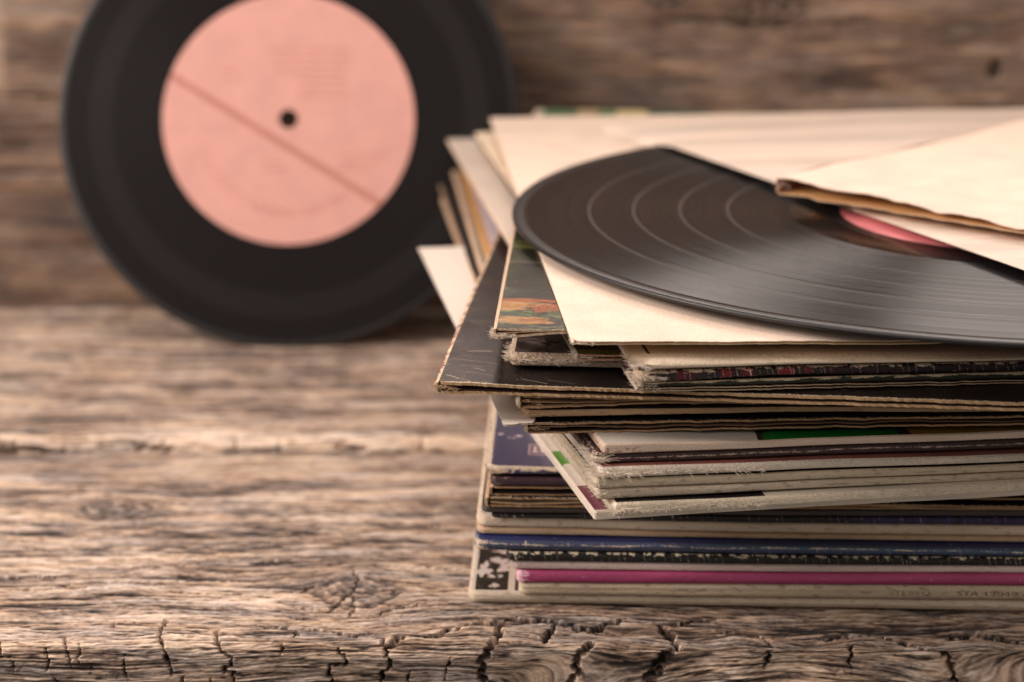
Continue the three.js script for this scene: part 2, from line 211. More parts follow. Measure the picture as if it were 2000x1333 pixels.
// a strip of printed card along a fold: u runs along it (160 mm), v from its lower to its upper edge; the print is rubbed off where it is worn
function spineMat(o) {
  const w = 1024, h = 56, d = new Uint8Array(w * h * 4), sd = o.seed; let ink = null;
  if (o.ink) { const cv = document.createElement('canvas'); cv.width = w; cv.height = h; const c = cv.getContext('2d'); c.fillStyle = '#ffffff'; c.fillRect(0, 0, w, h); c.fillStyle = '#000000'; o.ink(c); ink = c.getImageData(0, 0, w, h).data; }
  for (let j = 0; j < h; j++) for (let i = 0; i < w; i++) {
    const u = i / w * 160, v = (j + 0.5) / h, n1 = fbm(u / (o.len ?? 5) + sd * 3.7, v * 2.2 + sd, 3), n2 = pn(u * 1.6 + sd, v * 9 + 4), n3 = pn(u / 0.5 + sd * 11, v * 22), n4 = pn(u / 17 + sd * 1.9, v * 1.2);
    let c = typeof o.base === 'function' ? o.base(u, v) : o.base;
    const grain = 1 + 0.07 * n2 + 0.07 * n3 + 0.06 * n4; c = [c[0] * grain, c[1] * grain, c[2] * grain];
    let k = (o.wear ?? 0) + 0.55 * n1 + 0.22 * n2 + 0.22 * n3;
    if (o.top) k += o.top * sst(1 - (o.topW ?? 0.3), 1, v + 0.22 * n1);
    if (o.bot) k += o.bot * sst((o.botW ?? 0.25), 0, v + 0.2 * n1);
    if (o.line) k += o.line * Math.exp(-(((v - (o.at ?? 0.5) - 0.16 * n4) / 0.10) ** 2));
    k += (o.end ?? 0.5) * sst(9, 0, u);
    if (o.cracks && Math.abs(pn(u * 0.42 + sd * 5 + v * 0.25, 3.3)) < 0.022 + 0.03 * n2) k += o.cracks;
    const f = sst(0.40, 0.52, k), wc = o.worn ?? WEAR, wg = 1 + 0.10 * n3 + 0.08 * n2 + 0.1 * n1;
    c = mixc(c, [wc[0] * wg, wc[1] * wg, wc[2] * wg], f);
    const st = sst(0.30, 0.62, pn(u / 3.1 + sd * 8, v * 3 + 20) * 0.9 + 0.2 * n3) * (o.dirt ?? 0.3); c = mixc(c, [96, 76, 60], st);
    if (ink) c = mixc(c, [62, 52, 42], (1 - ink[((h - 1 - j) * w + i) * 4] / 255) * 0.8 * sst(-0.5, 0.1, n3));
    const at = (j * w + i) * 4; for (let q = 0; q < 3; q++) d[at + q] = clamp(c[q], 0, 255); d[at + 3] = 255;
  }
  return new THREE.MeshStandardMaterial({ map: dataTex(d, w, h, true), bumpMap: BUMP_SOFT, bumpScale: (o.bump ?? 0.22) * MM, roughness: o.rough ?? 0.75 });
}
// a printed cover: draw(c) works in millimetres from the sleeve's front left corner; a worn rim follows the edges
function coverMat(draw, o = {}) {
  const w = o.px ?? 768, h = o.px ? o.px * 4 / 3 : 1024, cv = document.createElement('canvas'); cv.width = w; cv.height = h;
  const c = cv.getContext('2d'), sp = o.span ?? [160, 312]; c.setTransform(w / sp[0], 0, 0, -h / sp[1], 0, h); draw(c);
  const im = c.getImageData(0, 0, w, h), d = im.data, out = new Uint8Array(w * h * 4), sd = o.seed ?? 1;
  for (let j = 0; j < h; j++) for (let i = 0; i < w; i++) {
    const s = (i + 0.5) / w * sp[0], t = (1 - (j + 0.5) / h) * sp[1], at = (j * w + i) * 4, to = ((h - 1 - j) * w + i) * 4;
    const n2 = pn(s * 1.3 + sd * 3, t * 1.3), n3 = pn(s * 3.1 + sd, t * 3.1), n1 = fbm(s / 14 + sd * 5, t / 14, 2), g = 1 + (o.grain ?? 0.05) * (n2 + n3 + n1);
    let q = [d[at] * g, d[at + 1] * g, d[at + 2] * g];
    const e = Math.min(s, t), k = (o.rim ?? 0.5) * sst(o.rimW ?? 2.2, 0, e + 0.9 * n1) + 0.35 * n2 + 0.3 * n3 + 0.25 * n1;
    q = mixc(q, o.worn ?? WEAR, sst(0.36, 0.5, k) * (o.rim === 0 ? 0 : 1));
    if (o.blotch) q = mixc(q, o.blotchColor ?? [196, 160, 118], o.blotch * sst(0.1, 0.7, fbm(s / 30 + sd, t / 26 + 3, 3)));
    for (let m = 0; m < 3; m++) out[to + m] = clamp(q[m], 0, 255); out[to + 3] = 255;
  }
  return new THREE.MeshPhysicalMaterial({ map: dataTex(out, w, h, true), bumpMap: BUMP_CARD, bumpScale: (o.bump ?? 0.12) * MM, roughness: o.rough ?? 0.6 });
}
const fillAll = (c, col) => { c.fillStyle = col; c.fillRect(-5, -5, 400, 400); };
const EDGE = new Map(); const edgeMat = (c) => { const k = c.join(); if (!EDGE.has(k)) EDGE.set(k, solid(c.map((v) => Math.min(255, v * 1.06)), 0.9, { map: GRAIN, bumpMap: BUMP_SOFT, bumpScale: 0.3 * MM })); return EDGE.get(k); };
const NS = (W, d) => steps([[0, 12, d], [12, 70, d * 1.6], [70, 150, d * 2.5], [150, W, 18]]), NW = (D) => [0, 0.35, 0.9, 2, 5, 12, 30, 60, 100, 150, 200, 250, 290, D - 3, D].filter((v, i, a) => v <= D && (i === 0 || v > a[i - 1]));
function fuzz(parent, mat, spots, n, seed, len = 1.6, rad = 0.065) {   // loose paper fibres along worn corners; spots: [X, y, Z]
  const r = rng(seed), g = new GB();
  for (let k = 0; k < n; k++) {
    const f = r() * (spots.length - 1), a = spots[Math.floor(f)], b = spots[Math.min(spots.length - 1, Math.floor(f) + 1)], t = f - Math.floor(f), p = [0, 1, 2].map((q) => lerp(a[q], b[q], t) + (r() - 0.5) * 0.5);
    const an = r() * 6.28, L = len * (0.35 + r()), up = (r() - 0.45) * 1.3, cu = (r() - 0.5) * 1.6;
    const pts = [0, 1, 2, 3].map((q) => { const u = q / 3, aa = an + cu * u; return [p[0] + Math.cos(aa) * L * u, p[1] + up * L * u * (1 - 0.4 * u), p[2] + Math.sin(aa) * L * u]; });
    g.grid(4, 4, (i, j) => { const w = i * 2.0944, q = pts[j], s = rad * (1 - 0.5 * j / 3); return [q[0] + Math.cos(w) * s, q[1] + Math.sin(w) * s, q[2] + Math.sin(w + 1) * s * 0.6, 0, 0]; });
  }
  return part('frayed_fibre', g.geo(), mat, parent, { kind: 'stuff' });
}
const FUZZ = solid([236, 222, 204], 0.95), FUZZ_TAN = solid([196, 166, 132], 0.95);
function sleeve(o) {
  const W = o.W ?? 312, D = o.D ?? W, yr = o.yaw * Math.PI / 180, cs = Math.cos(yr), sn = Math.sin(yr), t = o.t ?? 0.5, sd = o.seed;
  const P = o.pts, seg = (s, k) => { if (s <= 0) return P[0][k]; for (let i = 1; i < P.length; i++) if (s <= P[i][0]) return lerp(P[i - 1][k], P[i][k], sst(P[i - 1][0], P[i][0], s) * 0.5 + 0.5 * (s - P[i - 1][0]) / (P[i][0] - P[i - 1][0])); return P[P.length - 1][k]; };
  const th0 = P[0][2] - P[0][1], thB = o.thB ?? th0 * 0.95, sag = (s, w) => (o.sag ?? 0) * Math.sin(Math.PI * clamp(s / W)) * Math.sin(Math.PI * clamp(w / D));
  const wav = o.wavy ?? 0.10, bl = (w) => sst(0, 1, w / D);
  const yb = (s, w) => lerp(seg(s, 1), o.bt - thB, bl(w)) - sag(s, w) + wav * pn(s / 19 + sd * 3, w / 40 + sd);
  const yt = (s, w) => Math.max(yb(s, w) + 2.1 * t * (o.front === 'open' ? 1 : 0.9), lerp(seg(s, 2), o.bt, bl(w)) - sag(s, w) + wav * pn(s / 17 + sd * 5, w / 40 + sd * 2) + (o.lip ? o.lip(s, w) : 0));
  const [wx, wz] = o.wdir ?? [-sn, cs], at = (s, w) => [o.x + s * cs + w * wx, o.z + s * sn + w * wz];
  const jf = o.jag ?? 0.14, jagF = (s) => jf * (pn(s * 0.9 + sd * 7, 1.5) + 0.7 * pn(s * 3.1 + sd, 4.5) + (o.tear ?? 0) * pn(s * 0.14 + sd, 8)), jagL = (w) => jf * (pn(w * 0.8 + sd * 9, 2.5) + 0.6 * pn(w * 2.6, sd));
  const fold = o.front !== 'open', b = o.wide ?? Math.min(o.b ?? 1.1, th0 * 0.55), rc = o.rc ?? 1.0, inF = fold ? b : 0, inL = o.left === 'open' ? 0 : b;
  const base = [...at(W / 2, D / 2)]; const g0 = thing(o.name ?? 'record_sleeve', o.label, o.category ?? 'record sleeve', [base[0], Math.min(o.bt - thB, P[0][1]), base[1]], o.group);
  const ns = NS(W, o.fine ?? 0.5).map((s) => inL + s * (W - inL) / W), nw = NW(D).map((w) => inF + w * (D - inF) / D);
  const plan = (s, w, edgeS, edgeW) => {   // round the front left corner, roughen the edges
    let a = s, c = w; const ds = inL + rc - s, dw = inF + rc - w; if (ds > 0 && dw > 0) { const l = Math.hypot(ds, dw); if (l > rc) { a = inL + rc - ds * rc / l; c = inF + rc - dw * rc / l; } }
    if (!fold) c += jagF(s) * Math.exp(-(w - inF) / 1.2); if (o.left === 'open') a += jagL(w) * Math.exp(-(s - inL) / 1.2);
    if (o.torn) c += o.torn(s) * sst(80, 0, w);
    return at(a, c);
  };
  const us = o.span ?? [160, 312];
  const slab = (name, hi, lo, mat, em) => {
    const f = new GB(), e = new GB(), put = (s, w, y, u, v) => { const q = plan(s, w); return [q[0], y, q[1], u, v]; };
    f.grid(ns.length, nw.length, (i, j) => put(ns[i], nw[j], hi(ns[i], nw[j]), ns[i] / us[0], nw[j] / us[1]), true);
    f.grid(ns.length, nw.length, (i, j) => put(ns[i], nw[j], lo(ns[i], nw[j]), ns[i] / us[0], nw[j] / us[1]));
    e.grid(ns.length, 2, (i, j) => put(ns[i], nw[0], (j ? hi : lo)(ns[i], nw[0]), ns[i] / 160, j * 0.4 + 0.3), true);
    e.grid(ns.length, 2, (i, j) => put(ns[i], nw[nw.length - 1], (j ? hi : lo)(ns[i], nw[nw.length - 1]), ns[i] / 160, j));
    for (const s of [ns[0], ns[ns.length - 1]]) e.grid(nw.length, 2, (i, j) => put(s, nw[i], (j ? hi : lo)(s, nw[i]), nw[i] / 160, j), s === ns[0] ? false : true);
    const geo = mergeGeometries([f.geo(), e.geo()], true);
    return part(name, geo, [mat, em], g0);
  };
  const em = edgeMat(o.edge ?? KRAFT), inner = o.inner ?? em;
  slab('front_cover', yt, (s, w) => yt(s, w) - t, o.cover, em);
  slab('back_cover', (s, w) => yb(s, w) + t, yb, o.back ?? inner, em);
  if (o.insert) slab('inner_paper', (s, w) => lerp(yb(s, w), yt(s, w), 0.5 + 0.25 * pn(s / 23, sd)) + 0.12 - 0.0 * w, (s, w) => lerp(yb(s, w), yt(s, w), 0.5 + 0.25 * pn(s / 23, sd)) - 0.12, o.insert, o.insert);
  // the folded edges: along the left side, round the corner and, on a closed sleeve, along the front
  const path = [], cS = inL + rc, cW = inF + rc;
  if (o.left !== 'open') { const L = nw.filter((w) => w > cW + 0.2).reverse(); const fineL = []; for (let k = 0; k < L.length; k++) { fineL.push(L[k]); if (k + 1 < L.length) { const n = Math.ceil((L[k] - L[k + 1]) / (L[k] > 60 ? 8 : 0.8)); for (let q = 1; q < n; q++) fineL.push(lerp(L[k], L[k + 1], q / n)); } }
    for (const w of fineL) path.push([inL, w, -1, 0, -w]); }
  if (o.left !== 'open') for (let k = fold ? 0 : 0; k <= (fold ? 6 : 0); k++) { const a = k / 6 * Math.PI / 2; path.push([cS - rc * Math.cos(a), cW - rc * Math.sin(a), -Math.cos(a), -Math.sin(a), -cW + k * (cS + cW) / 6]); }
  if (!fold && o.left !== 'open') for (const w of [cW * 0.66, cW * 0.33, 0.1]) path.push([inL, w, -1, 0, -w]);
  if (fold) for (const s of ns) if (s > cS + 0.2) path.push([s, inF, 0, -1, s]);
  if (path.length) {
    const K = 11, sp = new GB(), sharp = o.sharp ?? 2.6, ru = o.rough ?? 0.10;
    const sec = (q, i, k) => { const a = -1 + 2 * i / (K - 1), [s, w, nx, ny, run] = q, y0 = yb(s, w), y1 = yt(s, w), env = Math.pow(1 - Math.pow(Math.abs(a), sharp), 1 / sharp);
      const crush = 1 - 0.5 * (o.crush ?? 0.3) * sst(8, 0, Math.abs(run)) * (0.5 + pn(run * 0.7, a * 2 + sd)), d = b * env * k * crush + ru * env * (pn(run * 1.1 + sd, a * 2.2) + 0.6 * pn(run * 3.3, a * 4 + sd)) - (o.groove ? o.groove * Math.exp(-(((a - 0.1) / 0.14) ** 2)) * env : 0);
      const q2 = at(s + nx * d, w + ny * d); return [q2[0], lerp(y0, y1, 0.5 + 0.5 * a * (k < 1 ? 0.8 : 1)), q2[1], run / 160, 0.02 + 0.96 * (0.5 + 0.5 * a)]; };
    sp.grid(K, path.length, (i, j) => sec(path[j], i, 1), true);
    if (!fold) { const e = path[path.length - 1]; sp.grid(K, 2, (i, j) => { const q = sec(e, i, j ? 1 : 0.25); return [q[0], q[1], q[2], 0.01, q[4]]; }); }
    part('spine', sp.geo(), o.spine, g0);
  }
  const spot = (s, w, f) => { const q = at(s, w); return [q[0], lerp(yb(s, w), yt(s, w), f), q[1]]; };
  if (o.fuzz) { const pts = o.fuzzAt ?? [[0.2, 7], [0, 3], [0.3, 0.4], [2, 0], [6, 0]]; fuzz(g0, o.fuzzMat ?? FUZZ, pts.map(([s, w], k) => spot(s, w, o.fuzzF ?? (0.35 + 0.3 * (k % 2)))), o.fuzz, sd * 97 + 5, o.fuzzL ?? 1.5); }
  return g0;
}
const scratch = (c, n, seed, box, len, col, lw = 0.12, an = 0.2, spread = 0.9) => { const r = rng(seed); c.lineCap = 'round'; for (let k = 0; k < n; k++) { const x = box[0] + r() * (box[2] - box[0]), y = box[1] + r() * (box[3] - box[1]), a = an + (r() - 0.5) * spread * 2, L = len * (0.2 + r()); c.strokeStyle = col.replace('A', (0.25 + 0.6 * r()).toFixed(2)); c.lineWidth = lw * (0.5 + r()); c.beginPath(); c.moveTo(x, y); c.quadraticCurveTo(x + Math.cos(a) * L * 0.5 + (r() - 0.5) * L * 0.2, y + Math.sin(a) * L * 0.5, x + Math.cos(a) * L, y + Math.sin(a) * L); c.stroke(); } };
const blob = (c, x, y, rx, ry, col, seed = 1, rough = 0.35) => { c.fillStyle = col; c.beginPath(); for (let k = 0; k <= 40; k++) { const a = k / 40 * Math.PI * 2, q = 1 + rough * pn(Math.cos(a) * 1.7 + seed * 3, Math.sin(a) * 1.7 + seed); c[k ? 'lineTo' : 'moveTo'](x + Math.cos(a) * rx * q, y + Math.sin(a) * ry * q); } c.fill(); };

const CREAM = [236, 222, 202], BEIGE = [206, 190, 166], GREYW = [208, 199, 184];
const plain = (c, rough = 0.7, seed = 1, o = {}) => (o.rim ? coverMat((k) => fillAll(k, `rgb(${c})`), { rough, seed, px: 384, ...o }) : solid(c.map((v) => Math.min(255, v * 1.05)), rough, { map: GRAIN, bumpMap: BUMP_CARD, bumpScale: (o.bump ?? 0.12) * MM }));
const M = { black: plain([34, 28, 27], 0.45, 2, { rim: 0.5 }), white: plain([218, 208, 192], 0.55, 3), cream: plain(CREAM, 0.85, 4, { rim: 0 }), tan: plain([150, 118, 88], 0.85, 5) };
const G = 'sleeves of the leaning record stack';
const SL = [
  { id: 30, x: -12.3, z: 649.1, yaw: -1.6, pts: [[0, 0.1, 3.4], [83, -0.2, 2.9], [154, -0.9, 2.9]], bt: 3.0, seed: 30, rc: 2, edge: [222, 208, 186],
    label: 'white sleeve with black and white photo print, lowest of the whole stack on the table', cover: coverMat((c) => { fillAll(c, '#e2d8c8'); c.fillStyle = '#262522'; c.fillRect(1.9, 2.2, 9.2, 60); for (const [x, y, a, b2, s] of [[7, 26, 3.2, 2.6, 1], [3.8, 18.5, 2.3, 5, 2], [9.5, 21, 2.2, 3.4, 3], [6.4, 12.5, 1.0, 1.2, 4], [8.6, 12.8, 0.7, 1.5, 5], [7.2, 5.5, 1.3, 1.6, 6], [8.5, 33, 3.5, 1.5, 7], [3, 44, 1.4, 5, 8], [8, 52, 3, 4, 9]]) blob(c, x, y, a, b2, '#d9cfc6', s, 0.9); c.fillStyle = '#ded2c0'; c.fillRect(11, 0, 1.6, 70); c.fillStyle = '#3a3733'; c.fillRect(13, 2, 100, 60); scratch(c, 18, 5, [2, 2, 11, 40], 5, 'rgba(230,222,210,A)', 0.1, 1, 2); }, { rough: 0.42, seed: 30, rim: 0.75, rimW: 2.6, worn: [226, 214, 196] }),
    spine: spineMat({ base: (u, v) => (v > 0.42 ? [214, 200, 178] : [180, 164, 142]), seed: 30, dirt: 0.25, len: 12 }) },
  { id: 29, x: 1.7, z: 646.6, yaw: -1.6, pts: [[0, 3.5, 6.8], [69, 3.3, 7.1], [139, 3.3, 7.4]], bt: 6.3, seed: 29, edge: BEIGE, groove: 0.35,
    label: 'grey beige sleeve with small dark lettering on its spine, just under the magenta one', cover: M.white,
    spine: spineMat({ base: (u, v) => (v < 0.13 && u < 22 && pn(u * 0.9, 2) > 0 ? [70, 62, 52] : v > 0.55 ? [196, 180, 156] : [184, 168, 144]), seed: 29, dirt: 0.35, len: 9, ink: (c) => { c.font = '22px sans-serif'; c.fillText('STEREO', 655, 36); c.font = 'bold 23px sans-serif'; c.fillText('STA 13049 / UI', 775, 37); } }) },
  { id: 28, x: 1.0, z: 646.8, yaw: -1.6, pts: [[0, 6.9, 10.6], [70, 7.2, 10.5], [140, 7.5, 11.0]], bt: 9.8, seed: 28, edge: [226, 210, 200],
    label: 'sleeve with a bright magenta spine low in the stack', cover: plain([176, 30, 104], 0.5, 28),
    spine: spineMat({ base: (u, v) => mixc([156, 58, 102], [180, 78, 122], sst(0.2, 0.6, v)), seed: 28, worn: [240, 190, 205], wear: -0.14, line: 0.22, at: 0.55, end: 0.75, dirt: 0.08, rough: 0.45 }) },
  { id: 27, x: -0.3, z: 647.5, yaw: -1.6, pts: [[0, 10.7, 13.1], [71, 10.6, 12.8], [141, 11.1, 13.1]], bt: 12.2, seed: 27, edge: [216, 196, 190],
    label: 'pale pinkish white sleeve resting directly on the magenta one', cover: M.white, spine: spineMat({ base: [212, 192, 184], seed: 27, dirt: 0.15, wear: -0.3, len: 14 }) },
  { id: 26, x: -1.7, z: 647.3, yaw: -1.6, pts: [[0, 13.2, 15.9], [72, 12.9, 15.5], [143, 13.2, 15.5]], bt: 14.8, seed: 26, edge: [190, 160, 128],
    label: 'sleeve with a black and white cracked spine under the blue edged one', cover: plain([60, 56, 50], 0.5, 26),
    spine: spineMat({ base: [26, 25, 22], seed: 26, len: 2.6, wear: 0.02, top: 0.5, topW: 0.3, cracks: 0.5, end: 0.3, worn: [214, 202, 178], dirt: 0.1, rough: 0.5 }) },
  { id: 25, x: -10.5, z: 648.4, yaw: -1.6, pts: [[0, 16.0, 18.8], [81, 15.6, 18.2], [151, 15.6, 17.8]], bt: 17.6, seed: 25, edge: [204, 180, 150], rc: 1.6,
    label: 'sleeve with a scuffed deep blue spine in the lower stack', cover: plain([34, 48, 104], 0.45, 25, { rim: 0.55, rimW: 1.6 }),
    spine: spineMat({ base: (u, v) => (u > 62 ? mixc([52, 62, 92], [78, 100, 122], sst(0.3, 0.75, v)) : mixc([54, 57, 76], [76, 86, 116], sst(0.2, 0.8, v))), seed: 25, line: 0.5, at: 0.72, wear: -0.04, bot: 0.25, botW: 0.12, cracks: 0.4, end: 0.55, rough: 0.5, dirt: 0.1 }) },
  { id: 24, x: -10.0, z: 653.5, yaw: -1.6, pts: [[0, 18.9, 21.0], [81, 18.3, 19.8], [152, 18.0, 19.6]], bt: 19.4, seed: 24, edge: [198, 166, 128], rc: 1.8,
    label: 'thin cream sleeve squeezed between the blue spine and a thicker cream one', cover: plain([230, 206, 176], 0.7, 24), spine: spineMat({ base: [214, 184, 150], seed: 24, dirt: 0.2, wear: -0.4, len: 15 }) },
  { id: 23, x: -10.0, z: 653.4, yaw: -1.6, pts: [[0, 21.1, 24.5], [81, 20.0, 23.2], [152, 19.8, 23.2]], bt: 22.4, seed: 23, edge: [216, 194, 166], rc: 2.2,
    label: 'thick cream sleeve whose white corner sticks out left in the lower stack', cover: plain([232, 220, 204], 0.5, 23, { rim: 0.4 }),
    spine: spineMat({ base: [222, 202, 176], seed: 23, dirt: 0.2, wear: -0.4, len: 16 }) },
  { id: 22, x: -5.7, z: 651.1, yaw: -1.6, pts: [[0, 24.6, 25.9], [76, 23.8, 25.9], [147, 23.8, 26.2]], bt: 24.2, seed: 22, edge: [150, 128, 108],
    label: 'sleeve with a black spine turning violet to the right, on the thick cream one', cover: plain([30, 28, 34], 0.45, 22),
    spine: spineMat({ base: (u) => (u > 92 ? mixc([30, 26, 30], [62, 50, 110], sst(92, 108, u) * (0.6 + 0.5 * pn(u * 0.4, 1))) : [30, 26, 26]), seed: 22, cracks: 0.55, wear: -0.1, bot: 0.2, end: 0.2, rough: 0.5, dirt: 0.2 }) },
  { id: 21, x: -8.5, z: 650.9, yaw: -1.6, pts: [[0, 26.1, 28.2], [79, 26.0, 27.9], [149, 26.4, 28.7]], bt: 26.5, seed: 21, edge: [120, 100, 86],
    label: 'dark grey brown sleeve with one clean edge, above the black and violet spine', cover: plain([60, 52, 48], 0.5, 21), spine: spineMat({ base: [72, 62, 58], seed: 21, wear: -0.3, end: 0.25, dirt: 0.1, rough: 0.5 }) },
  { id: 20, x: -7.6, z: 649.9, yaw: -1.6, pts: [[0, 28.3, 31.1], [148, 28.8, 29.9]], bt: 29, seed: 20, front: 'open', insert: solid([190, 160, 126], 0.9), rc: 1.8, tear: 1.5,
    label: 'open tan cardboard sleeve with rounded corner above the dark grey brown one', cover: M.black, spine: spineMat({ base: [196, 166, 132], seed: 20, dirt: 0.3, wear: -0.2 }) },
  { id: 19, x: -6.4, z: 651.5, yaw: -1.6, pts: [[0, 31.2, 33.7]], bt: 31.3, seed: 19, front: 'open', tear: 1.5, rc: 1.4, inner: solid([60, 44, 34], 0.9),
    label: 'open brown cardboard sleeve, second below the worn blue cover', cover: M.tan, spine: spineMat({ base: [168, 134, 102], seed: 19, dirt: 0.4, wear: -0.1 }) },
  { id: 18, x: -6.1, z: 651.3, yaw: -1.6, pts: [[0, 33.8, 36.3]], bt: 33.6, seed: 18, edge: [170, 136, 110],
    label: 'sleeve with a dark plum spine right below the worn blue cover', cover: plain([58, 36, 46], 0.45, 18), spine: spineMat({ base: [66, 44, 54], seed: 18, wear: -0.1, line: 0.2, at: 0.85, end: 0.3, rough: 0.45, dirt: 0.2 }) },
  { id: 17, x: -7.1, z: 652.4, yaw: -1.6, pts: [[0, 36.6, 39.2], [30, 37.0, 38.6], [154, 35, 36.5]], bt: 36.2, thB: 2.2, seed: 17, b: 1.2, rough: 0.3, crush: 0.9, edge: [214, 190, 160], rc: 2.4, fuzz: 60, fuzzMat: FUZZ_TAN,
    label: 'worn blue sleeve with frayed corner and a small framed emblem on its cover',
    cover: coverMat((c) => { fillAll(c, '#55576f'); const g = c.createLinearGradient(0, 0, 0, 90); g.addColorStop(0, '#565070'); g.addColorStop(0.35, '#545674'); g.addColorStop(1, '#4c6a84'); c.fillStyle = g; c.fillRect(0, 0, 160, 312); for (const [x, y, rx, ry] of [[3.0, 30, 0.9, 0.9], [8.3, 28.5, 1.0, 1.1], [6.9, 26.4, 0.5, 0.6], [5.6, 26.6, 0.4, 0.5], [12.8, 36, 0.8, 2.4], [11, 44, 0.5, 0.8]]) blob(c, x, y, rx, ry, '#e0cdd6', x, 0.5); c.fillStyle = '#8a7284'; c.fillRect(11.2, 11.2, 8, 10.4); c.strokeStyle = '#d9b9bd'; c.lineWidth = 0.3; c.strokeRect(11.5, 11.6, 7.4, 9.6); c.fillStyle = '#e6d6ce'; c.fillRect(12.8, 14.0, 0.7, 5); c.fillRect(12.4, 14.0, 1.6, 0.9); c.fillRect(14.6, 16.5, 2.5, 0.9); c.fillRect(14.9, 14, 0.7, 3); scratch(c, 30, 17, [0, 0, 30, 60], 3, 'rgba(200,190,205,A)', 0.08, 1.2, 1); }, { rough: 0.4, seed: 17, rim: 0.85, rimW: 2.6, worn: [214, 196, 180] }),
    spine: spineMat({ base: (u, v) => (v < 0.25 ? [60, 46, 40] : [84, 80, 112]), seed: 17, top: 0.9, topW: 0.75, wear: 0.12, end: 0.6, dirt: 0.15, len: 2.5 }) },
  { id: 16, W: 186, rc: 0.35, b: 0.5, x: 21.2, z: 607.7, yaw: 11.9, pts: [[0, 39.4, 41.9], [47, 39.0, 40.4], [119, 37.7, 39.9]], bt: 38.7, seed: 16, edge: [232, 220, 204], sharp: 4, crush: 0.2, fine: 0.4,
    label: 'white sleeve printed with a green leaf and a plum corner, jutting out at mid height',
    cover: coverMat((c) => { fillAll(c, '#e9e2d6'); c.fillStyle = '#7b3450'; c.fillRect(-1, 1.4, 200, 20.0); c.fillStyle = '#4f9a2c'; for (const [x, y, a, L, q] of [[5, 46, 2.5, 8, 1], [5, 46, 0.6, 9, 2], [4, 44, -1.2, 7, 3], [6, 47, 1.6, 8, 4], [2.5, 49, 3.0, 5, 5], [9, 44, -0.4, 9, 6]]) { c.beginPath(); c.moveTo(x, y); c.quadraticCurveTo(x + Math.cos(a + 0.5) * L * 0.6, y + Math.sin(a + 0.5) * L * 0.9, x + Math.cos(a) * L, y + Math.sin(a) * L * 1.3); c.quadraticCurveTo(x + Math.cos(a - 0.5) * L * 0.6, y + Math.sin(a - 0.5) * L * 0.9, x, y); c.fill(); } scratch(c, 8, 6, [2, 38, 9, 54], 4, 'rgba(180,210,120,A)', 0.15, 1, 2); c.fillStyle = '#4f9a2c'; c.fillRect(-0.5, 41, 9, 11); for (const [x, y, rx, ry, q] of [[2, 50, 2.2, 3.4, 1], [6, 47, 4.2, 4.6, 2], [9, 42, 3, 4, 3], [1, 44, 1.6, 5, 5], [12, 50, 3, 2.4, 6]]) blob(c, x, y, rx, ry, '#4f9a2c', q, 0.5); scratch(c, 14, 9, [0, 2, 20, 22], 5, 'rgba(225,180,190,A)', 0.07, 0.9, 0.9); }, { rough: 0.3, seed: 16, rim: 0.35, rimW: 1.0, worn: [236, 226, 212] }),
    spine: spineMat({ base: (u, v) => [226, 214, 196], seed: 16, dirt: 0.06, wear: -0.4, len: 20, rough: 0.4, bump: 0.05 }) },
  { id: 15, W: 186, rc: 0.35, x: 26.0, z: 602.8, yaw: 11.9, pts: [[0, 42.0, 45.7], [41, 41.9, 44.6], [112, 41.0, 43.6]], bt: 41.4, seed: 15, edge: [222, 206, 184], b: 1.01, crush: 0.7, fine: 0.35, fuzzL: 2.2, fuzz: 360, fuzzAt: [[0, 5], [0, 2], [0.4, 0], [3, -0.4], [10, -0.4], [22, -0.4], [40, -0.3]],
    label: 'white spined sleeve with a black cover and fluffy corner, above the leaf printed one',
    cover: coverMat((c) => { fillAll(c, '#d9d0be'); c.fillStyle = '#1e1a19'; c.beginPath(); c.moveTo(-2, 1.2); c.lineTo(41, 1.2); c.lineTo(43, 70); c.lineTo(-2, 70); c.fill(); }, { rough: 0.45, seed: 15, rim: 0.45, rimW: 1.6 }),
    spine: spineMat({ base: [218, 204, 180], seed: 15, dirt: 0.15, wear: -0.25, worn: [232, 222, 206], bump: 0.5, len: 7 }) },
  { id: 14, W: 186, rc: 0.35, x: 21.7, z: 605.0, yaw: 11.9, pts: [[0, 45.8, 48.8], [46, 45.1, 47.4], [117, 43.4, 45.4]], bt: 44, seed: 14, edge: BEIGE, b: 1.01, crush: 0.6, fine: 0.4, fuzz: 120,
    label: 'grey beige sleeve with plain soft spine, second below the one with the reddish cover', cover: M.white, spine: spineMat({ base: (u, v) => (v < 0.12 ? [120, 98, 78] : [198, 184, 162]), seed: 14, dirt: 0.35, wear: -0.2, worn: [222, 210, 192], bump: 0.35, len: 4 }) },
  { id: 13, W: 186, rc: 0.35, x: 21.4, z: 604.9, yaw: 11.9, pts: [[0, 48.9, 51.5], [46, 47.6, 50.0], [117, 45.7, 47.7]], bt: 46.3, seed: 13, edge: [198, 182, 156], b: 0.94, crush: 0.6, fine: 0.4, fuzz: 60,
    label: 'smooth beige sleeve right below the one with the reddish cover', cover: M.black, spine: spineMat({ base: [196, 182, 156], seed: 13, dirt: 0.3, wear: -0.3, worn: [220, 206, 184], bump: 0.25, len: 9 }) },
  { id: 12, W: 186, rc: 0.35, x: 22.3, z: 604.7, yaw: 11.9, pts: [[0, 51.6, 54.7], [45, 50.7, 53.1], [116, 48.5, 50.5]], bt: 49, seed: 12, edge: [224, 212, 194], b: 1.15, crush: 0.8, fine: 0.35, fuzz: 520, fuzzL: 2.6, fuzzAt: [[0, 9], [-0.4, 4], [0, 0.5], [2, -0.6], [8, -0.6], [20, -0.6], [45, -0.5]],
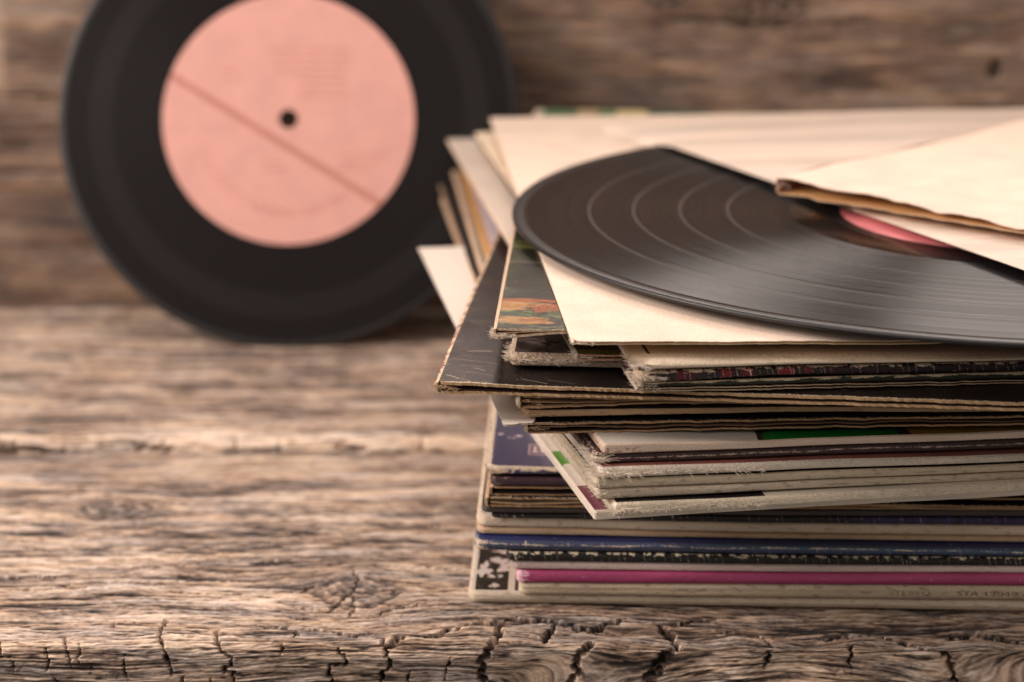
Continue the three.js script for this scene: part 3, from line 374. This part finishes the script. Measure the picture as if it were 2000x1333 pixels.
    label: 'fluffy white spined sleeve with a reddish brown cover in the middle of the stack', cover: plain([158, 98, 88], 0.6, 12), spine: spineMat({ base: [220, 208, 190], seed: 12, dirt: 0.12, wear: -0.1, worn: [236, 228, 216], bump: 0.55, len: 3 }) },
  { id: 11, W: 186, rc: 0.35, x: 21.0, z: 607.4, yaw: 11.9, pts: [[0, 54.8, 57.6], [47, 53.6, 56.0], [118, 51.3, 53.8]], bt: 51.5, seed: 11, edge: [150, 126, 108], b: 0.79, crush: 0.8, fine: 0.4, fuzzL: 3, fuzz: 340, fuzzAt: [[0, 14], [-0.2, 8], [0, 3], [0.4, 0.2], [3, -0.2]],
    label: 'sleeve with a dark brown rubbed spine and torn corner, under the green banded white one', cover: plain([62, 44, 42], 0.5, 11, { rim: 0.6, rimW: 3 }), spine: spineMat({ base: [70, 54, 52], seed: 11, line: 0.52, at: 0.55, wear: 0.06, worn: [184, 164, 148], end: 0.5, dirt: 0.15, bump: 0.4, rough: 0.6, len: 3.5 }) },
  { id: 10, W: 186, rc: 0.35, x: 23.4, z: 606.8, yaw: 11.9, pts: [[0, 57.7, 60.5], [44, 56.5, 58.6], [115, 54.4, 56.6]], bt: 54.2, seed: 10, edge: [226, 212, 194], sharp: 5, b: 0.58, crush: 0.3, fine: 0.5,
    label: 'smooth white sleeve with a green and yellow band along its top edge',
    cover: coverMat((c) => { fillAll(c, '#d9d2c6'); c.fillStyle = '#3a2a26'; c.beginPath(); c.moveTo(41.5, 0); c.lineTo(84, 0); c.lineTo(84, 18); c.lineTo(45, 18); c.fill(); c.fillStyle = '#16702c'; c.beginPath(); c.moveTo(43, 0); c.lineTo(80.5, 0); c.lineTo(83, 18); c.lineTo(47, 18); c.fill(); c.fillStyle = '#b08a2c'; c.fillRect(84, 0.5, 76, 18); }, { rough: 0.32, seed: 10, rim: 0.3, rimW: 0.8, worn: [230, 220, 204] }),
    spine: spineMat({ base: (u, v) => (u < 10 && v < 0.6 && pn(u * 0.6, v * 3) > 0.1 ? [176, 144, 124] : [212, 190, 170]), seed: 10, dirt: 0.05, wear: -0.4, len: 20, bump: 0.06, rough: 0.4 }) },
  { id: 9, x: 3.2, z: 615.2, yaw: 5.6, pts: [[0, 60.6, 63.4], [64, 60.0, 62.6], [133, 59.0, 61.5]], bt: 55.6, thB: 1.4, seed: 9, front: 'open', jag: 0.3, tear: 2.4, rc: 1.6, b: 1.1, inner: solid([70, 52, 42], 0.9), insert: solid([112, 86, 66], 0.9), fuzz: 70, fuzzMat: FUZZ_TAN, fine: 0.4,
    label: 'open brown cardboard sleeve with curled edge and black cover, under the small white paper sleeve', cover: M.black, spine: spineMat({ base: [192, 166, 138], seed: 9, dirt: 0.4, wear: 0.12, worn: [228, 210, 190] }) },
  { id: 8, x: 2.9, z: 616.0, yaw: 5.6, pts: [[0, 64.5, 67.2], [64, 64.0, 66.1], [133, 62.2, 63.6]], bt: 60.8, thB: 2, seed: 8, edge: KRAFT, rc: 1.2, b: 1.3, crush: 0.7, fuzz: 90, fuzzMat: FUZZ_TAN, fine: 0.4,
    label: 'tan spined sleeve with a black cover lying on the small white paper sleeve', cover: M.black, spine: spineMat({ base: (u, v) => (v > 0.80 ? [34, 28, 24] : v < 0.22 && pn(u * 0.25, 7) > 0.32 ? [40, 34, 26] : [186, 154, 118]), seed: 8, dirt: 0.35, wear: -0.2, worn: [214, 186, 150], bump: 0.3, len: 6 }) },  // dark upper strip of this spine: the shaded gap above it, painted in
  { id: 7, x: 1.1, z: 614.3, yaw: 4.4, pts: [[0, 67.6, 71.1], [39, 68.2, 69.6], [134, 65.0, 66.2]], bt: 66.0, thB: 1.6, seed: 7, front: 'open', jag: 0.3, tear: 2, rc: 2, b: 1.2, insert: solid([150, 118, 88], 0.9), fuzz: 60, fuzzMat: FUZZ_TAN, fine: 0.4,
    label: 'open sleeve with an orange stripe and lilac cover, right under the glossy black one',
    cover: coverMat((c) => { fillAll(c, '#d8cbd0'); c.fillStyle = '#7d7466'; c.fillRect(0, 0, 3, 312); c.fillStyle = '#d0a068'; c.fillRect(2.6, 0, 3.2, 312); c.fillStyle = '#d6cad2'; c.fillRect(5.8, 0, 150, 312); }, { rough: 0.5, seed: 7 }), spine: spineMat({ base: [186, 160, 134], seed: 7, dirt: 0.45, wear: 0.12, worn: [228, 210, 190] }) },
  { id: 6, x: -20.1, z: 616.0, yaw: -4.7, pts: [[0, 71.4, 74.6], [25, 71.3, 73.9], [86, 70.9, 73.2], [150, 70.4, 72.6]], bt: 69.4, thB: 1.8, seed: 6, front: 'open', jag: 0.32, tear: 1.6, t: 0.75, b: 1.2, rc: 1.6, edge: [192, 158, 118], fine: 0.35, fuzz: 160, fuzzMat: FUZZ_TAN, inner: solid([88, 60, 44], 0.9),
    label: 'glossy black scratched sleeve with worn edges, its corner jutting furthest left',
    cover: coverMat((c) => { fillAll(c, '#1d1718'); { const r = rng(66); for (let k = 0; k < 46; k++) { c.globalAlpha = 0.10 + 0.16 * r(); blob(c, -1 + 7 * r() * r(), 3 + 110 * r(), 0.5 + 2.2 * r(), 0.5 + 3.5 * r(), k % 3 ? '#8a7560' : '#b59a78', k, 1.3); } c.globalAlpha = 1; } scratch(c, 40, 61, [0, 0, 60, 110], 9, 'rgba(200,185,160,A)', 0.09, 0.1, 1.4); scratch(c, 26, 63, [0, 4, 18, 90], 10, 'rgba(226,206,168,A)', 0.16, -0.3, 0.35); c.strokeStyle = '#c9b48e'; c.lineCap = 'round'; for (const [a, b2, x, y, l] of [[2.5, 6.5, 6, 3.5, 0.45], [6, 3.5, 9.5, 1.4, 0.25], [2.5, 22, 15, 19, 0.22], [6, 30, 12, 31, 0.5], [22, 6.2, 29, 2.8, 0.28], [9, 14, 12, 12, 0.3], [5, 16, 11, 15.4, 0.2], [7, 9, 7, 2, 0.12], [29, 6.5, 36, 3, 0.14]]) { c.lineWidth = l; c.beginPath(); c.moveTo(a, b2); c.quadraticCurveTo((a + x) / 2 + 0.4, (b2 + y) / 2 + 0.3, x, y); c.stroke(); } scratch(c, 60, 67, [0, 0, 160, 312], 1.2, 'rgba(190,176,160,A)', 0.1, 0, 3); }, { rough: 0.42, seed: 6, rim: 0.8, rimW: 1.7, worn: [206, 186, 154], bump: 0.3, grain: 0.03 }),
    spine: spineMat({ base: [126, 80, 70], seed: 6, top: 0.4, wear: 0.22, worn: [206, 180, 150], dirt: 0.1, bump: 0.4 }) },
  { id: 3, x: -0.9, z: 629.0, yaw: -3, pts: [[0, 74.7, 78.4], [28, 74.5, 78.2], [150, 73.4, 76.8]], bt: 73.0, thB: 3, seed: 3, edge: [208, 186, 162], b: 1.5, rc: 1.0, crush: 0.8, fine: 0.35, fuzz: 520, fuzzL: 1.7, fuzzAt: [[0.3, 16], [-0.3, 8], [-0.2, 3], [0.3, 0], [5, -0.6], [14, -0.8], [24, -0.8], [30, -0.8]], fuzzF: 0.55,
    label: 'grey mottled sleeve with a thick fluffy beige spine on the glossy black one',
    cover: coverMat((c) => { fillAll(c, '#5c5350'); for (let k = 0; k < 60; k++) { const r = rng(k * 7 + 3); blob(c, r() * 40, r() * 40, 0.6 + 2.5 * r(), 0.5 + 2.2 * r(), ['#2b2625', '#38312f', '#8a7f79', '#6d6360'][k % 4], k, 1.2); } }, { rough: 0.3, seed: 3, rim: 0.45, rimW: 1.5, worn: [214, 196, 174] }),
    spine: spineMat({ base: [204, 182, 158], seed: 3, dirt: 0.14, wear: -0.2, worn: [226, 208, 186], bump: 0.7, len: 3 }) },
  { id: 4, x: 16.5, z: 621.5, yaw: 7.6, pts: [[0, 78.5, 80.2], [11, 78.1, 79.6], [150, 77, 78.4]], bt: 77.0, thB: 1.3, seed: 4, front: 'open', edge: [196, 156, 126], b: 0.8, rc: 1.2, fuzz: 50,
    label: 'thin pale sleeve with an olive front strip, below the cream ones',
    cover: coverMat((c) => { fillAll(c, '#d8cabb'); c.fillStyle = '#5a5028'; c.fillRect(0, 0, 160, 9); c.fillStyle = '#3c3222'; c.fillRect(0, 5, 160, 6); c.fillStyle = '#b9a696'; c.fillRect(0, 11, 3, 60); }, { rough: 0.5, seed: 4, rim: 0.35, rimW: 1.2 }), spine: spineMat({ base: [206, 186, 164], seed: 4, dirt: 0.2, wear: -0.1 }) },
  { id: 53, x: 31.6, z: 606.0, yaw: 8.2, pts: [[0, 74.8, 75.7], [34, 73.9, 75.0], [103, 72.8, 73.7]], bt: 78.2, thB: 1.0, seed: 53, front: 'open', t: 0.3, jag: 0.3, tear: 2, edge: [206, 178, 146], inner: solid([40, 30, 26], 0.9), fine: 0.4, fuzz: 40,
    label: 'thin brown edged sleeve, lowest of the four fanned under the cream top', cover: plain([44, 32, 28], 0.6, 53), spine: spineMat({ base: [204, 182, 156], seed: 53, dirt: 0.25 }) },
  { id: 52, x: 31.9, z: 606.3, yaw: 8.2, pts: [[0, 75.8, 76.9], [34, 75.1, 76.7], [102, 73.9, 75.7]], bt: 79.5, thB: 1.1, seed: 52, b: 0.6, rough: 0.2, edge: [190, 170, 142], fine: 0.4, fuzz: 60,
    label: 'thin dark green sleeve with ragged pale edges below the red and black spine', cover: plain([34, 42, 28], 0.5, 52, { rim: 0.6, rimW: 1.2, worn: [186, 178, 146] }), spine: spineMat({ base: (u, v) => (v < 0.3 ? [40, 22, 20] : [40, 46, 34]), seed: 52, top: 0.75, topW: 0.5, wear: 0.02, end: 0.4, worn: [196, 178, 148], dirt: 0.1, len: 6 }) },
  { id: 51, x: 31.2, z: 605.2, yaw: 8.2, pts: [[0, 77.0, 80.2], [35, 77.7, 80.0], [103, 76.0, 78.7]], bt: 81.9, thB: 2.2, seed: 51, edge: [200, 172, 140], b: 1.3, crush: 1.2, fine: 0.35, fuzz: 240, fuzzAt: [[0, 8], [-0.3, 4], [0, 0.5], [2, -0.4], [8, -0.5]],
    label: 'sleeve with a cracked black and dark red spine and ripped corner', cover: plain([40, 22, 24], 0.5, 51, { rim: 0.6 }),
    spine: spineMat({ base: (u) => mixc([38, 26, 30], [120, 26, 38], sst(0.0, 0.35, pn(u / 4.6 + 0.4, 5.5) + (u < 46 ? 0.1 : -0.6))), seed: 51, top: 0.62, topW: 0.32, bot: 0.66, botW: 0.30, wear: 0.0, cracks: 0.75, end: 0.95, worn: [218, 196, 168], dirt: 0.06, rough: 0.5, len: 4 }) },
  { id: 50, wide: 4.6, x: 30.6, z: 603.6, yaw: 8.2, pts: [[0, 80.3, 84.0], [35, 80.3, 82.9], [103, 79.0, 80.8]], bt: 83.0, thB: 1.0, seed: 50, edge: [206, 184, 154], b: 2.2, rc: 1.4, sharp: 2.0, crush: 0.8, fine: 0.35, fuzz: 200, fuzzAt: [[0, 12], [-0.3, 6], [0, 1], [1.5, -0.4], [4, -0.5]],
    label: 'cream sleeve with a black strip down its left edge, right under the cream top',
    cover: coverMat((c) => { fillAll(c, '#e6d6bf'); c.fillStyle = '#24201f'; c.fillRect(1.2, 3, 4.2, 70); c.fillStyle = '#8b8876'; c.fillRect(2.4, 73, 1.3, 230); scratch(c, 50, 8, [0.6, 0, 6, 60], 2, 'rgba(228,214,194,A)', 0.3, 1.5, 0.4); }, { rough: 0.7, seed: 50, rim: 0.6, rimW: 1.3, worn: [228, 212, 190] }),
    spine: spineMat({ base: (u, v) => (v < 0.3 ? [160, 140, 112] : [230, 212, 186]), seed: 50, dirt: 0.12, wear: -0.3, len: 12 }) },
  { id: 2, lip: (s, w) => 1.1 * sst(284, 312, w) * (0.35 + 0.65 * sst(110, 20, s)), x: -5.0, z: 621.5, yaw: -2.5, pts: [[0, 84.3, 87.3], [18, 86.0, 86.9], [100, 84.8, 86.2]], bt: 87.0, thB: 2, seed: 2, front: 'open', t: 0.6, b: 1.0, rc: 1.0, edge: [212, 186, 158], jag: 0.22, fine: 0.35, fuzz: 260, fuzzF: 0.3, insert: solid([176, 140, 112], 0.9), inner: solid([150, 112, 88], 0.9),
    label: 'dark sleeve printed with green and orange leaves, its corner beside the cream top',
    cover: coverMat((c) => {
      fillAll(c, '#262219'); const r = rng(202), dab = (n, x0, x1, y0, y1, cols, lx, ly, al, an = 0) => { for (let k = 0; k < n; k++) { const x = lerp(x0, x1, r()), y = lerp(y0, y1, r()), a = an + (r() - 0.5) * 0.7, l = lx * (0.3 + r()); c.globalAlpha = al * (0.4 + 0.6 * r()); c.strokeStyle = cols[Math.floor(r() * cols.length)]; c.lineWidth = ly * (0.4 + r()); c.beginPath(); c.moveTo(x - Math.cos(a) * l, y - Math.sin(a) * l); c.lineTo(x + Math.cos(a) * l, y + Math.sin(a) * l); c.stroke(); } };
      const greens = ['#3f6f28', '#5f8f3c', '#86a85a', '#24421a', '#a8b878'], ochres = ['#a5783a', '#c29a58', '#8a5a2a', '#b8853f', '#d8b478'], rusts = ['#9a4f26', '#7c3c1c', '#b56a38', '#c98a52', '#6a3418'];
      for (let k = 0; k < 9; k++) {
        const y = k * 36; if (k) { dab(110, 0, 26, y, y + 36, ['#2c3a1e', '#3f5a2a', '#1d2416', '#55704a'], 1.2, 0.5, 0.7); dab(60, 0, 4, y, y + 36, greens, 0.7, 0.5, 0.9); if (k % 3 === 2) { dab(70, 1, 16, y + 18, y + 26, ['#9a9a48', '#b0a858', '#6f8a3a'], 2, 0.5, 0.8); } dab(60, 18, 160, y, y + 36, [...greens, ...ochres], 2.5, 1.2, 0.8); continue; }
        dab(190, 0, 24, y + 11.5, y + 20, ['#5f9a3c', '#86a85a', '#3f6f28', '#b4c484'], 1.1, 0.35, 0.85); dab(60, 0, 24, y + 1.5, y + 4, greens, 1.1, 0.3, 0.7); dab(40, 0, 3, y, y + 36, greens, 0.7, 0.5, 0.8); dab(50, 14, 40, y + 16, y + 26, greens, 0.8, 0.3, 0.6, 0.8);
        c.globalAlpha = 1; blob(c, 7.5, y + 9, 8, 3.6, '#8f6a38', k, 0.4); dab(120, 1, 15, y + 6, y + 12.4, ochres, 1.8, 0.3, 0.8, 0.1); dab(60, 6, 14, y + 7.5, y + 10.5, rusts, 1.6, 0.35, 0.7);
        c.globalAlpha = 1; blob(c, 4, y + 23, 5, 4.0, '#9c6a34', k + 3, 0.5); blob(c, 13, y + 22, 4.4, 4.6, '#8a4a22', k + 5, 0.5); blob(c, 9, y + 29.5, 9, 2.0, '#94522a', k + 8, 0.7);
        dab(90, 0, 8, y + 19, y + 27, ochres, 1.6, 0.3, 0.8, 0.6); dab(90, 9, 17, y + 18, y + 26, rusts, 1.4, 0.3, 0.8, 1.0); dab(60, 1, 18, y + 28, y + 31, rusts, 2.2, 0.3, 0.8, 0.05); dab(20, 2, 14, y + 25, y + 28, ['#e0c08c', '#d8b07a'], 2.2, 0.2, 0.8, -0.4);
        dab(60, 18, 160, y, y + 36, [...greens, ...ochres], 2.5, 1.2, 0.8);
      }
      c.globalAlpha = 1; for (const [x, w2, col] of [[-2, 6, '#b9b49a'], [4, 12, '#5a7a58'], [16, 8, '#b09a78'], [24, 7, '#66845c'], [31, 12, '#cdbf8c'], [43, 24, '#3a5f4c'], [67, 10, '#9a846a'], [77, 18, '#6f7a5a'], [95, 30, '#a8987a'], [125, 40, '#8a9a5a']]) { c.fillStyle = col; c.fillRect(x, 290, w2, 30); }
      c.strokeStyle = '#b9ae9e'; c.lineWidth = 0.5; c.beginPath(); c.moveTo(0, 73); c.lineTo(40, 71.5); c.stroke(); c.lineWidth = 0.2; c.beginPath(); c.moveTo(0, 27.5); c.lineTo(14, 25.5); c.stroke();
    }, { rough: 0.3, seed: 22, rim: 0.5, rimW: 0.8, worn: [190, 192, 140], bump: 0.2 }),
    spine: spineMat({ base: [206, 178, 152], seed: 2, dirt: 0.1, wear: 0, bump: 0.6, worn: [226, 204, 180] }) },
  { id: 1, x: 15.2, z: 604.7, yaw: 4.3, pts: [[0, 87.5, 88.4], [50, 86.7, 87.5], [83, 85.9, 87.0], [140, 86.2, 87.0]], bt: 88.0, thB: 0.9, sag: 0.9, seed: 1, front: 'open', t: 0.26, b: 0.5, rc: 3.0, jag: 0.22, tear: 2, edge: [226, 200, 160], fine: 0.4, fuzz: 120, fuzzL: 0.8, inner: solid([226, 190, 140], 0.9),
    label: 'cream paper sleeve on top of the stack, carrying the loose black record', cover: plain([238, 216, 196], 0.9, 77, { rim: 0.25, rimW: 1.2, worn: [226, 200, 172], blotch: 0.06, bump: 0.2 }), spine: spineMat({ base: [236, 214, 190], seed: 1, dirt: 0.1, wear: -0.3 }) },
];
SL.find((o) => o.id === 6).cover.specularColor.setRGB(1, 0.86, 0.76);
for (const o of SL) sleeve(o);
// a torn paper bag of single size between the brown sleeves
sleeve({ name: 'paper_sleeve', category: 'paper sleeve', label: 'small white paper sleeve with a torn front corner, poking out left of the brown sleeves', x: -2.0, z: 613.2, yaw: 8.4, W: 205, D: 203, pts: [[0, 63.35, 63.9], [60, 63.0, 63.5]], bt: 62.5, thB: 0.5, seed: 70, front: 'open', left: 'open', t: 0.2, rc: 0.4, jag: 0.3, tear: 5, edge: [214, 202, 188], cover: solid([226, 214, 200], 0.8), torn: (s) => 34 * sst(7, 15, s), spine: null, wavy: 0.05 });


// ---------------------------------------------------------------- records
// rings: [name, outer radius, inner radius, height at outer, height at inner, material]; u runs outwards so that the grooves brush the light round the disc
function disc(t, rings, R, thick, holeR, rim, bottom) {
  const A = 360;
  for (const [name, r1, r0, y1, y0, mat, n = 2] of rings) {
    const g = new GB();
    g.grid(A + 1, n, (i, j) => { const a = i / A * Math.PI * 2, f = j / (n - 1), r = lerp(r1, r0, f); return [Math.cos(a) * r, lerp(y1, y0, f), Math.sin(a) * r, r / R, i / A * 24]; });
    t.push([name, g, mat]);
  }
  const prof = [[R - 1.6, 0.02], [R - 0.7, -0.06], [R - 0.25, -0.22], [R, -0.55], [R + 0.02, -0.8], [R, -1.05], [R - 0.25, -1.38], [R - 0.8, -thick]], g = new GB();
  g.grid(A + 1, prof.length, (i, j) => { const a = i / A * Math.PI * 2; return [Math.cos(a) * prof[j][0], prof[j][1], Math.sin(a) * prof[j][0], prof[j][0] / R, i / A * 24]; }, true);
  t.push(['rim', g, rim]);
  const b = new GB(); b.grid(A + 1, 2, (i, j) => { const a = i / A * Math.PI * 2, r = j ? holeR : R - 0.8; return [Math.cos(a) * r, -thick, Math.sin(a) * r, r / R, i / A]; }, true);
  b.grid(A + 1, 2, (i, j) => { const a = i / A * Math.PI * 2; return [Math.cos(a) * holeR, j ? -thick : 0, Math.sin(a) * holeR, 0.05, i / A]; });
  t.push(['underside', b, bottom]);
}
const vinyl = (rough, an, c = [12, 11, 11]) => new THREE.MeshPhysicalMaterial({ color: new THREE.Color().setRGB(c[0] / 1000, c[1] / 1000, c[2] / 1000), roughness: rough, anisotropy: an, ior: 1.5 });
const grooved = vinyl(0.42, 0.93), grooved2 = vinyl(0.45, 0.93), smooth = vinyl(0.10, 0), gap = vinyl(0.34, 0, [130, 116, 104]), edgeV = vinyl(0.42, 0), lead = vinyl(0.16, 0.3), dusty = vinyl(0.5, 0.5, [13, 11, 11]), dusty2 = vinyl(0.46, 0.5, [11, 9, 9]); dusty.specularIntensity = 0.38; dusty2.specularIntensity = 0.26;  // gap is coloured pale: the shine of the smooth track gaps painted in
{ const n = 2048, d = new Uint8Array(n * 4 * 4); for (let j = 0; j < 4; j++) for (let i = 0; i < n; i++) { const q = i / n * 150.5, v = clamp(0.84 + 0.16 * pn(q / 2.3, 1.5) + 0.14 * pn(q / 0.6, 4.5) + 0.10 * pn(q / 0.25, 8.5)) * 255, at = (j * n + i) * 4; d[at] = d[at + 1] = d[at + 2] = v; d[at + 3] = 255; } grooved.roughnessMap = grooved2.roughnessMap = dataTex(d, n, 4, false); }
function place(o, parts) { for (const [name, g, mat] of parts) { const m = new THREE.Mesh(g.geo(), mat); m.name = name; m.castShadow = m.receiveShadow = true; o.add(m); } }
const printed = (draw, seed, tint) => { const n = 640, cv = document.createElement('canvas'); cv.width = cv.height = n; const c = cv.getContext('2d'); c.setTransform(n / 104, 0, 0, -n / 104, n / 2, n / 2); c.fillStyle = tint; c.fillRect(-60, -60, 120, 120); draw(c);
  const im = c.getImageData(0, 0, n, n).data, out = new Uint8Array(n * n * 4); for (let j = 0; j < n; j++) for (let i = 0; i < n; i++) { const k = (j * n + i) * 4, to = ((n - 1 - j) * n + i) * 4, g = 1 + 0.05 * fbm(i / 60 + seed, j / 60, 3) + 0.03 * pn(i / 3, j / 3); for (let q = 0; q < 3; q++) out[to + q] = clamp(im[k + q] * g, 0, 255); out[to + 3] = 255; }
  return new THREE.MeshStandardMaterial({ map: dataTex(out, n, n, true, THREE.ClampToEdgeWrapping), roughness: 0.62 }); };
function labelDisc(r, r0, y, th, mat) { const g = new GB(), A = 180; g.grid(A + 1, 3, (i, j) => { const a = i / A * Math.PI * 2, q = [r, r - 0.15, r0][j]; return [Math.cos(a) * q, j ? y + th : y, Math.sin(a) * q, 0.5 + Math.cos(a) * q / 104, 0.5 + Math.sin(a) * q / 104]; }); return ['label', g, mat]; }
// the long playing record on top of the stack
{
  const lp = thing('vinyl_record', 'large black record half drawn out of a white paper sleeve on top of the stack', 'record', [150.5, 90.35, 740.6]);
  lp.rotation.order = 'XZY'; lp.rotation.set(THREE.MathUtils.degToRad(-0.45), 0, THREE.MathUtils.degToRad(-0.40));
  const p = [], cuts = [145.6, 127, 113.4, 99.2, 84.6, 70.5], yG = -0.22;
  const rings = [['rim_bead', 149.0, 148.2, 0.02, 0.02, edgeV], ['rim_slope', 148.2, 146.9, 0.02, yG - 0.02, edgeV], ['lead_in', 146.9, 145.6, yG - 0.02, yG, lead]];
  for (let k = 0; k + 1 < cuts.length; k++) { rings.push(['groove_band', cuts[k] - 0.2, cuts[k + 1] + 0.2, yG, yG, k % 2 ? grooved2 : grooved]); if (k) rings.push(['track_gap', cuts[k] + 0.2, cuts[k] - 0.2, yG, yG, gap, 2]); }
  rings.push(['groove_band', 145.6, 145.4, yG, yG, grooved], ['groove_band', 70.7, 65.6, yG, yG, grooved2], ['run_out', 65.6, 51.5, yG, yG, smooth], ['label_step', 51.5, 50.2, yG, 0, smooth], ['label_bed', 50.2, 3.6, 0, 0, smooth]);
  disc(p, rings, 150.5, 1.6, 3.6, edgeV, smooth);
  p.push(labelDisc(50, 3.6, 0.005, 0.1, printed((c) => { c.fillStyle = '#c0625f'; for (let k = 0; k < 9; k++) c.fillRect(-20 + (k % 3) * 3, 30 - k * 2.2, 30 - (k % 4) * 4, 0.7); }, 3, '#e58c90')));
  place(lp, p);
}
// the single leaning on the wall
{
  const one = thing('vinyl_record', 'small black record with a big salmon pink label leaning on the plank wall', 'record', [-85.0, 1.3, 905.5]);
  const inner = []; const R = 87.5;
  disc(inner, [['rim_bead', 85.9, 84.8, 0, 0, edgeV], ['lead_in', 84.8, 83.4, -0.1, -0.15, dusty2], ['groove_band', 83.4, 76, -0.15, -0.15, dusty2], ['groove_band', 76, 67, -0.15, -0.15, dusty], ['track_gap', 67, 65.6, -0.15, -0.15, dusty2], ['groove_band', 65.6, 56.5, -0.15, -0.15, dusty2], ['run_out', 56.5, 48.2, -0.15, -0.15, dusty2], ['label_bed', 48.2, 3.6, -0.05, -0.05, smooth]], R, 1.5, 3.6, edgeV, smooth);
  inner.push(labelDisc(48, 3.65, -0.02, 0.1, printed((c) => {
    c.globalAlpha = 0.5; c.strokeStyle = '#a8604f'; c.lineWidth = 2.8; c.beginPath(); c.moveTo(-46, 17.5); c.lineTo(36, -33); c.stroke();
    c.fillStyle = '#b86c5e'; c.globalAlpha = 0.3; const r = rng(8);
    for (let k = 0; k < 26; k++) { const a = 3.45 + k * 0.052, q = 33 + (k % 2) * 2.6; c.save(); c.translate(Math.cos(a) * q, Math.sin(a) * q); c.rotate(a); c.fillRect(-1, -0.7, 2.4, 1.2); c.restore(); }
    for (let k = 0; k < 22; k++) { const a = -1.95 + k * 0.05, q = 36; c.save(); c.translate(Math.cos(a) * q, Math.sin(a) * q); c.rotate(a); c.fillRect(-1.2, -0.6, 2.4, 1.1); c.restore(); }
    for (const [x, y, w, n] of [[-8, 26, 34, 4], [2, 14, 26, 3], [18, -14, 20, 3], [-12, -17, 10, 2], [-26, 18, 9, 2]]) for (let k = 0; k < n; k++) c.fillRect(x + r() * 3, y - k * 3, w * (0.7 + 0.3 * r()), 1.1);
  }, 5, '#e2aa9e')));
  place(one, inner);
  // stands on its rim, leaning back by 18.8 degrees: the disc's face (its own +y) turns to the front
  const tilt = THREE.MathUtils.degToRad(90 - 18.8);
  for (const m of one.children) { m.geometry.translate(0, 0, -R * MM); m.geometry.rotateX(tilt); }
}
// the paper sleeve the large record comes out of, and an old sleeve thrown on it
sleeve({ name: 'paper_sleeve', category: 'paper sleeve', label: 'white paper sleeve whose straight edge crosses the large record', x: 31.5, z: 891.5, yaw: -65.4, wdir: [0.982, 0.19], W: 312, D: 230, pts: [[0, 88.0, 90.6], [46, 88.1, 91.0], [58, 87.9, 92.1], [131, 87.9, 92.8], [168, 87.9, 93.2], [223, 87.9, 93.8], [258, 87.9, 94.2]], bt: 92.6, thB: 3.6, seed: 81, front: 'open', t: 0.16, b: 0.6, rc: 0.5, jag: 0.05, wavy: 0.02, fine: 1, lip: (s, w) => -2.2 * sst(49, 36, s) * Math.exp(-w / 4) - 2.6 * sst(118, 175, w), edge: [240, 226, 206], cover: plain([238, 218, 200], 0.85, 82, { rim: 0 }), spine: spineMat({ base: [238, 224, 206], seed: 81, wear: -0.5, dirt: 0 }) });
sleeve({ name: 'old_sleeve', category: 'record sleeve', label: 'old cream sleeve with torn open front edge, its corner lying over the large record', x: 81.2, z: 750.4, yaw: -43.5, W: 190, D: 190, pts: [[0, 95.0, 99.9], [16, 95.2, 99.9], [26, 95.5, 99.0], [35, 95.8, 99.3], [54, 96.1, 98.9], [88, 96.5, 98.9], [120, 97, 99.5]], bt: 99.5, thB: 2.5, seed: 84, front: 'open', t: 0.24, b: 0.8, rc: 0.8, jag: 0.3, tear: 6, wavy: 0.35, lip: (s, w) => 0.9 * pn(s / 13 + 2, w / 40) + 0.25 * pn(s / 7, w / 12) * Math.exp(-w / 15) + 1.2 * sst(20, 0, w) * pn(s / 24 + 6, 1) + 1.1 * pn(s / 60 + w / 45, w / 80), fine: 0.5, edge: [232, 206, 182], fuzz: 60, inner: solid([214, 168, 112], 0.9), cover: coverMat((c) => { fillAll(c, 'rgb(238,216,196)'); c.strokeStyle = '#a5705a'; c.lineCap = 'round'; for (let k = 0; k < 60; k++) { c.lineWidth = 1.0 + 1.3 * Math.abs(pn(k * 0.31, 2)); c.globalAlpha = 0.55 + 0.35 * pn(k * 0.4, 9); c.beginPath(); c.moveTo(1.0 + 0.6 * pn(k * 0.23, 5), 8 + k * 3); c.lineTo(1.0 + 0.6 * pn((k + 1) * 0.23, 5), 11 + k * 3); c.stroke(); } c.globalAlpha = 0.25; scratch(c, 30, 12, [4, 2, 90, 60], 14, 'rgba(160,120,96,A)', 0.3, 0.5, 0.6); c.globalAlpha = 1; }, { rough: 0.85, seed: 85, rim: 0.3, rimW: 1.2, worn: [226, 192, 166], bump: 0.3 }), spine: spineMat({ base: [150, 84, 66], seed: 84, wear: -0.12, worn: [222, 186, 160], dirt: 0.15 }) });


renderer.render(scene, camera);
